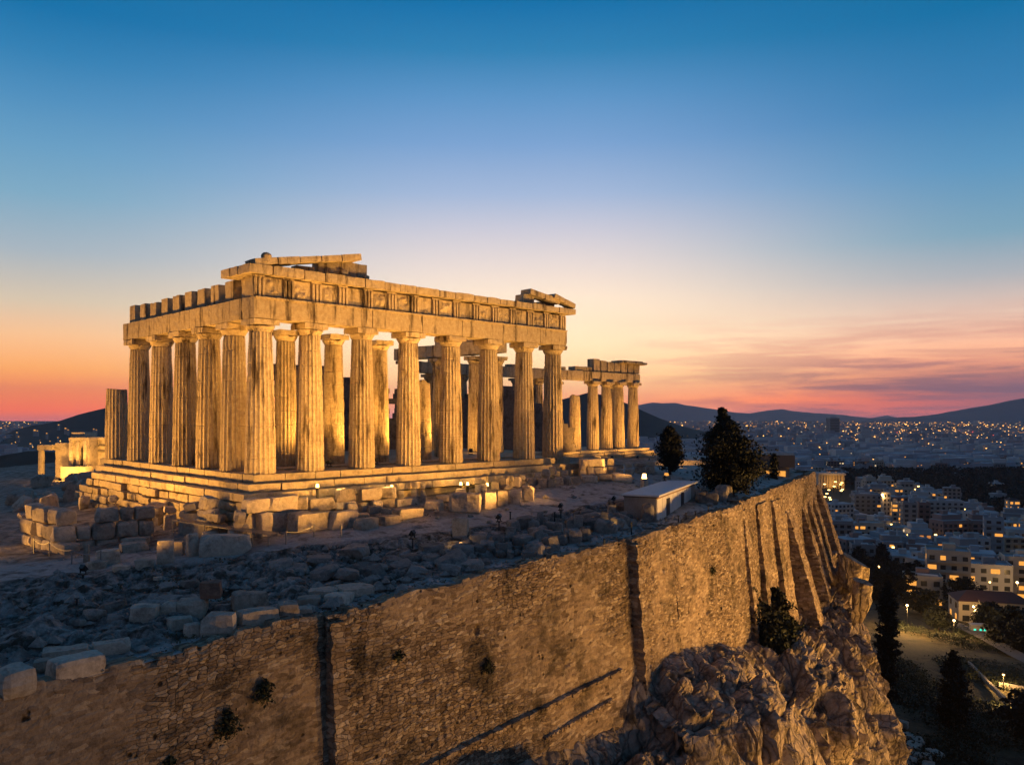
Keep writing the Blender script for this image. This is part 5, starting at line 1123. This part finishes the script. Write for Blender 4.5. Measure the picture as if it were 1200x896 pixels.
for px, Y, h, pw, lb in [(1063, 206, 7.0, 5200, 'brightest street lamp at the top of the grassy slope'), (1118, 205, 4.5, 1300, 'street lamp beside the path halfway down the slope'), (1141, 226, 6, 1600, 'street lamp near the green lit kiosk'), (1186, 134, 2.2, 900, 'low lamp near the lower right corner'), (1100, 480, 8, 5000, 'street lamp in the street before the pale blocks'), (1034, 560, 24, 4000, 'lamp glowing on top of the slender tower'), (1192, 285, 9, 6000, 'street lamp washing the cream corner block'), (1160, 275, 9, 500, 'lamp on the roof of the pale flat block'), (1043, 300, 6, 700, 'lamp among the dark trees below the cliff'), (1030, 330, 6, 600, 'farther lamp among the dark trees below the cliff'), (1176, 150, 3, 900, 'lamp lighting the short wall at the right edge'), (1068, 250, 5, 600, 'small lamp above the brightest street lamp')]:
    p = hzp(px, Y); t = empty('street_lamp', p, 0, lb, 'street lamp'); s_ = Y/F
    MB().tube((0, 0, -.5), (0, 0, h), .09, .06).build('pole', DARKMETAL, t); MB().tube((0, 0, h), (0, 0, h+.14), .3, .16).build('hood', DARKMETAL, t)
    rr = max(.2, s_*1.15); mb = MB(); k = 10
    V = [(rr*math.sin(math.pi*i/6)*math.cos(6.283*j/k), rr*math.sin(math.pi*i/6)*math.sin(6.283*j/k), h-rr+rr*math.cos(math.pi*i/6)) for i in range(7) for j in range(k)]
    mb.add(V, [(i*k+j, i*k+(j+1) % k, (i+1)*k+(j+1) % k, (i+1)*k+j) for i in range(6) for j in range(k)]); mb.build('bulb', G_BULB if pw > 1000 else G_WARM2, t)
    l_ = bpy.data.lights.new('lamp_glow', 'POINT'); l_.energy = pw*(3.0 if Y < 230 else .8); l_.color = (1, .55, .18); l_.shadow_soft_size = .4; o = bpy.data.objects.new('lamp_glow', l_); C.objects.link(o); o.location = p+Vector((0, 0, h-rr*2-.5))
p = hzp(1146, 214); kk = empty('kiosk', p, R(-10), 'small kiosk with green glowing panels beside the path', 'kiosk')
MB().box((0, 0, 1.2), (3.6, 2, 2.6)).build('wall', WALLS[2], kk); MB().box((0, 0, 2.6), (4, 2.4, .15)).build('roof', ROOFG, kk)
for x in (-1.1, .3, 1.3): MB().box((x, -1.03, 1.4), (.55, .06, .45)).build('lit_panel', G_GREEN, kk)
for k, (px, Y, w_, h_) in enumerate([(1060, 112, 2.2, .9), (1068, 108, 2.6, .8), (1075, 110, 2.0, 1.0), (1064, 102, 1.8, .9), (1080, 104, 2.4, .8), (1072, 98, 1.6, .8), (1088, 100, 2.0, .9), (1096, 106, 2.2, .7), (1058, 118, 1.5, 1.0)]):
    q = hzp(px, Y); stone((q.x, q.y, q.z), (w_, w_*.7, h_), k*.7, label='pale cut stone lying in the grass at the bottom of the slope', group='pale stones at the bottom of the slope')
def scrub():
    r = np.random.default_rng(12); P = []
    for k in range(3600):
        Y = r.uniform(92, 235); px = r.uniform(1035, 1260); X = (px-HX)/F*Y
        if vnoise(np.array([[X/14, Y/18, 0.]]), 4)[0] < -.28: continue
        z = float(hz(np.array(X), np.array(Y))); m = r.integers(12, 40); rad = r.uniform(.3, 1.2)
        P.append(np.array([X, Y, z+.2])+r.normal(size=(m, 3))*np.array([rad, rad, rad*.4])+np.array([0, 0, .2]))
    P = np.concatenate(P); V, Fc = leafmesh(P, .22, 3, .6); tag(MB().add(V, Fc).build('scrub', LEAF2), 'dry low scrub growing over the grassy slope', 'scrub', kind='stuff')
scrub()
def gravel():
    r = np.random.default_rng(15); mb = MB(); ico = np.array([(1, 0, 0), (-1, 0, 0), (0, 1, 0), (0, -1, 0), (0, 0, 1), (0, 0, -1)], float); fc = [(0, 2, 4), (2, 1, 4), (1, 3, 4), (3, 0, 4), (2, 0, 5), (1, 2, 5), (3, 1, 5), (0, 3, 5)]
    n = 0
    while n < 1700:
        u = r.uniform(4, 75); t_ = 26*r.random()**1.15+.6; v = vw(u)+t_
        if v > V0-2.8 and u > U0-3: continue
        if onpath(u, t_) > .2 and r.random() < .93: continue
        x, y = uv2xy(u, v)
        if vnoise(np.array([[x/4.5, y/4.5, 2.]]), 6)[0] < -.12 and r.random() < .8: continue
        s_ = min(.5, .07*np.exp(abs(r.normal())*.85)); q = ico*s_*r.uniform(.6, 1.3, (6, 3))*np.array([1, 1, .65])
        mb.add(q @ rotz(r.uniform(0, 6)).T+np.array([x, y, float(gz(np.array(x), np.array(y)))+s_*.25]), fc); n += 1
    tag(mb.build('loose_rubble', DARKBLOCK), 'loose broken stones and chippings strewn over the terrace ground', 'rubble', kind='stuff')
gravel()
def tufts():
    r = np.random.default_rng(16); P = []
    for k in range(700):
        u = r.uniform(2, 70); v = vw(u)+r.uniform(.8, 22)
        if v > V0-3 and u > U0-4: continue
        if onpath(u, v-vw(u)) > .1: continue
        x, y = uv2xy(u, v); z = float(gz(np.array(x), np.array(y)))
        if vnoise(np.array([[x/6, y/6, 5.]]), 9)[0] < .08: continue
        P.append(np.array([x, y, z+.08])+r.normal(size=(14, 3))*np.array([.3, .3, .07]))
    P = np.concatenate(P); V, Fc = leafmesh(P, .09, 4, .4); tag(MB().add(V, Fc).build('dry_grass', plain('dry_grass_blades', (.12, .10, .05), .9, 0, .3)), 'tufts of dry grass among the stones of the terrace', 'grass', kind='stuff')
tufts()
# floodlit rock pillars at the corner of the cliff
ROCKP = stone_mat('pale_crag', (.42, .35, .26, 1), (.26, .21, .15, 1), (.06, .05, .035, 1), .9, 1.0, .8, crack=.8)
for k, (px, py, Y, w, h, lb) in enumerate([(1000, 690, 96, 1.2, 4.0, 'rounded floodlit crag at the shoulder of the cliff'), (1007, 738, 92, .8, 6.4, 'slim floodlit rock pillar below the rounded crag')]):
    q = Vector(at(px, py, Y)); o = stone((q.x, q.y, q.z), (w*2.1, w*1.8, h), .4+k, mat=ROCKP, label=lb, name='rock_pillar', bev=.35, amp=.3, big=.4, tilt=.08, roll=-.12)
    spot((q.x+2.2, q.y-3.8, q.z+.2), (q.x, q.y, q.z+h*.6), 700, 70)
# ------------------------------------------------------------------ the dusk air
HAZE = True
if HAZE:
    m, t = newmat('dusk_haze'); pv = t.nodes.new('ShaderNodeVolumePrincipled'); pv.inputs['Color'].default_value = (.88, .86, .95, 1); pv.inputs['Density'].default_value = 4.0e-5; pv.inputs['Anisotropy'].default_value = .45
    o_ = t.nodes.new('ShaderNodeOutputMaterial'); t.links.new(pv.outputs[0], o_.inputs[1])
    mb = MB(); mb.box((0, 3400, 255), (22000, 28200, 668)); o = mb.build('haze', m); tag(o, kind='stuff')
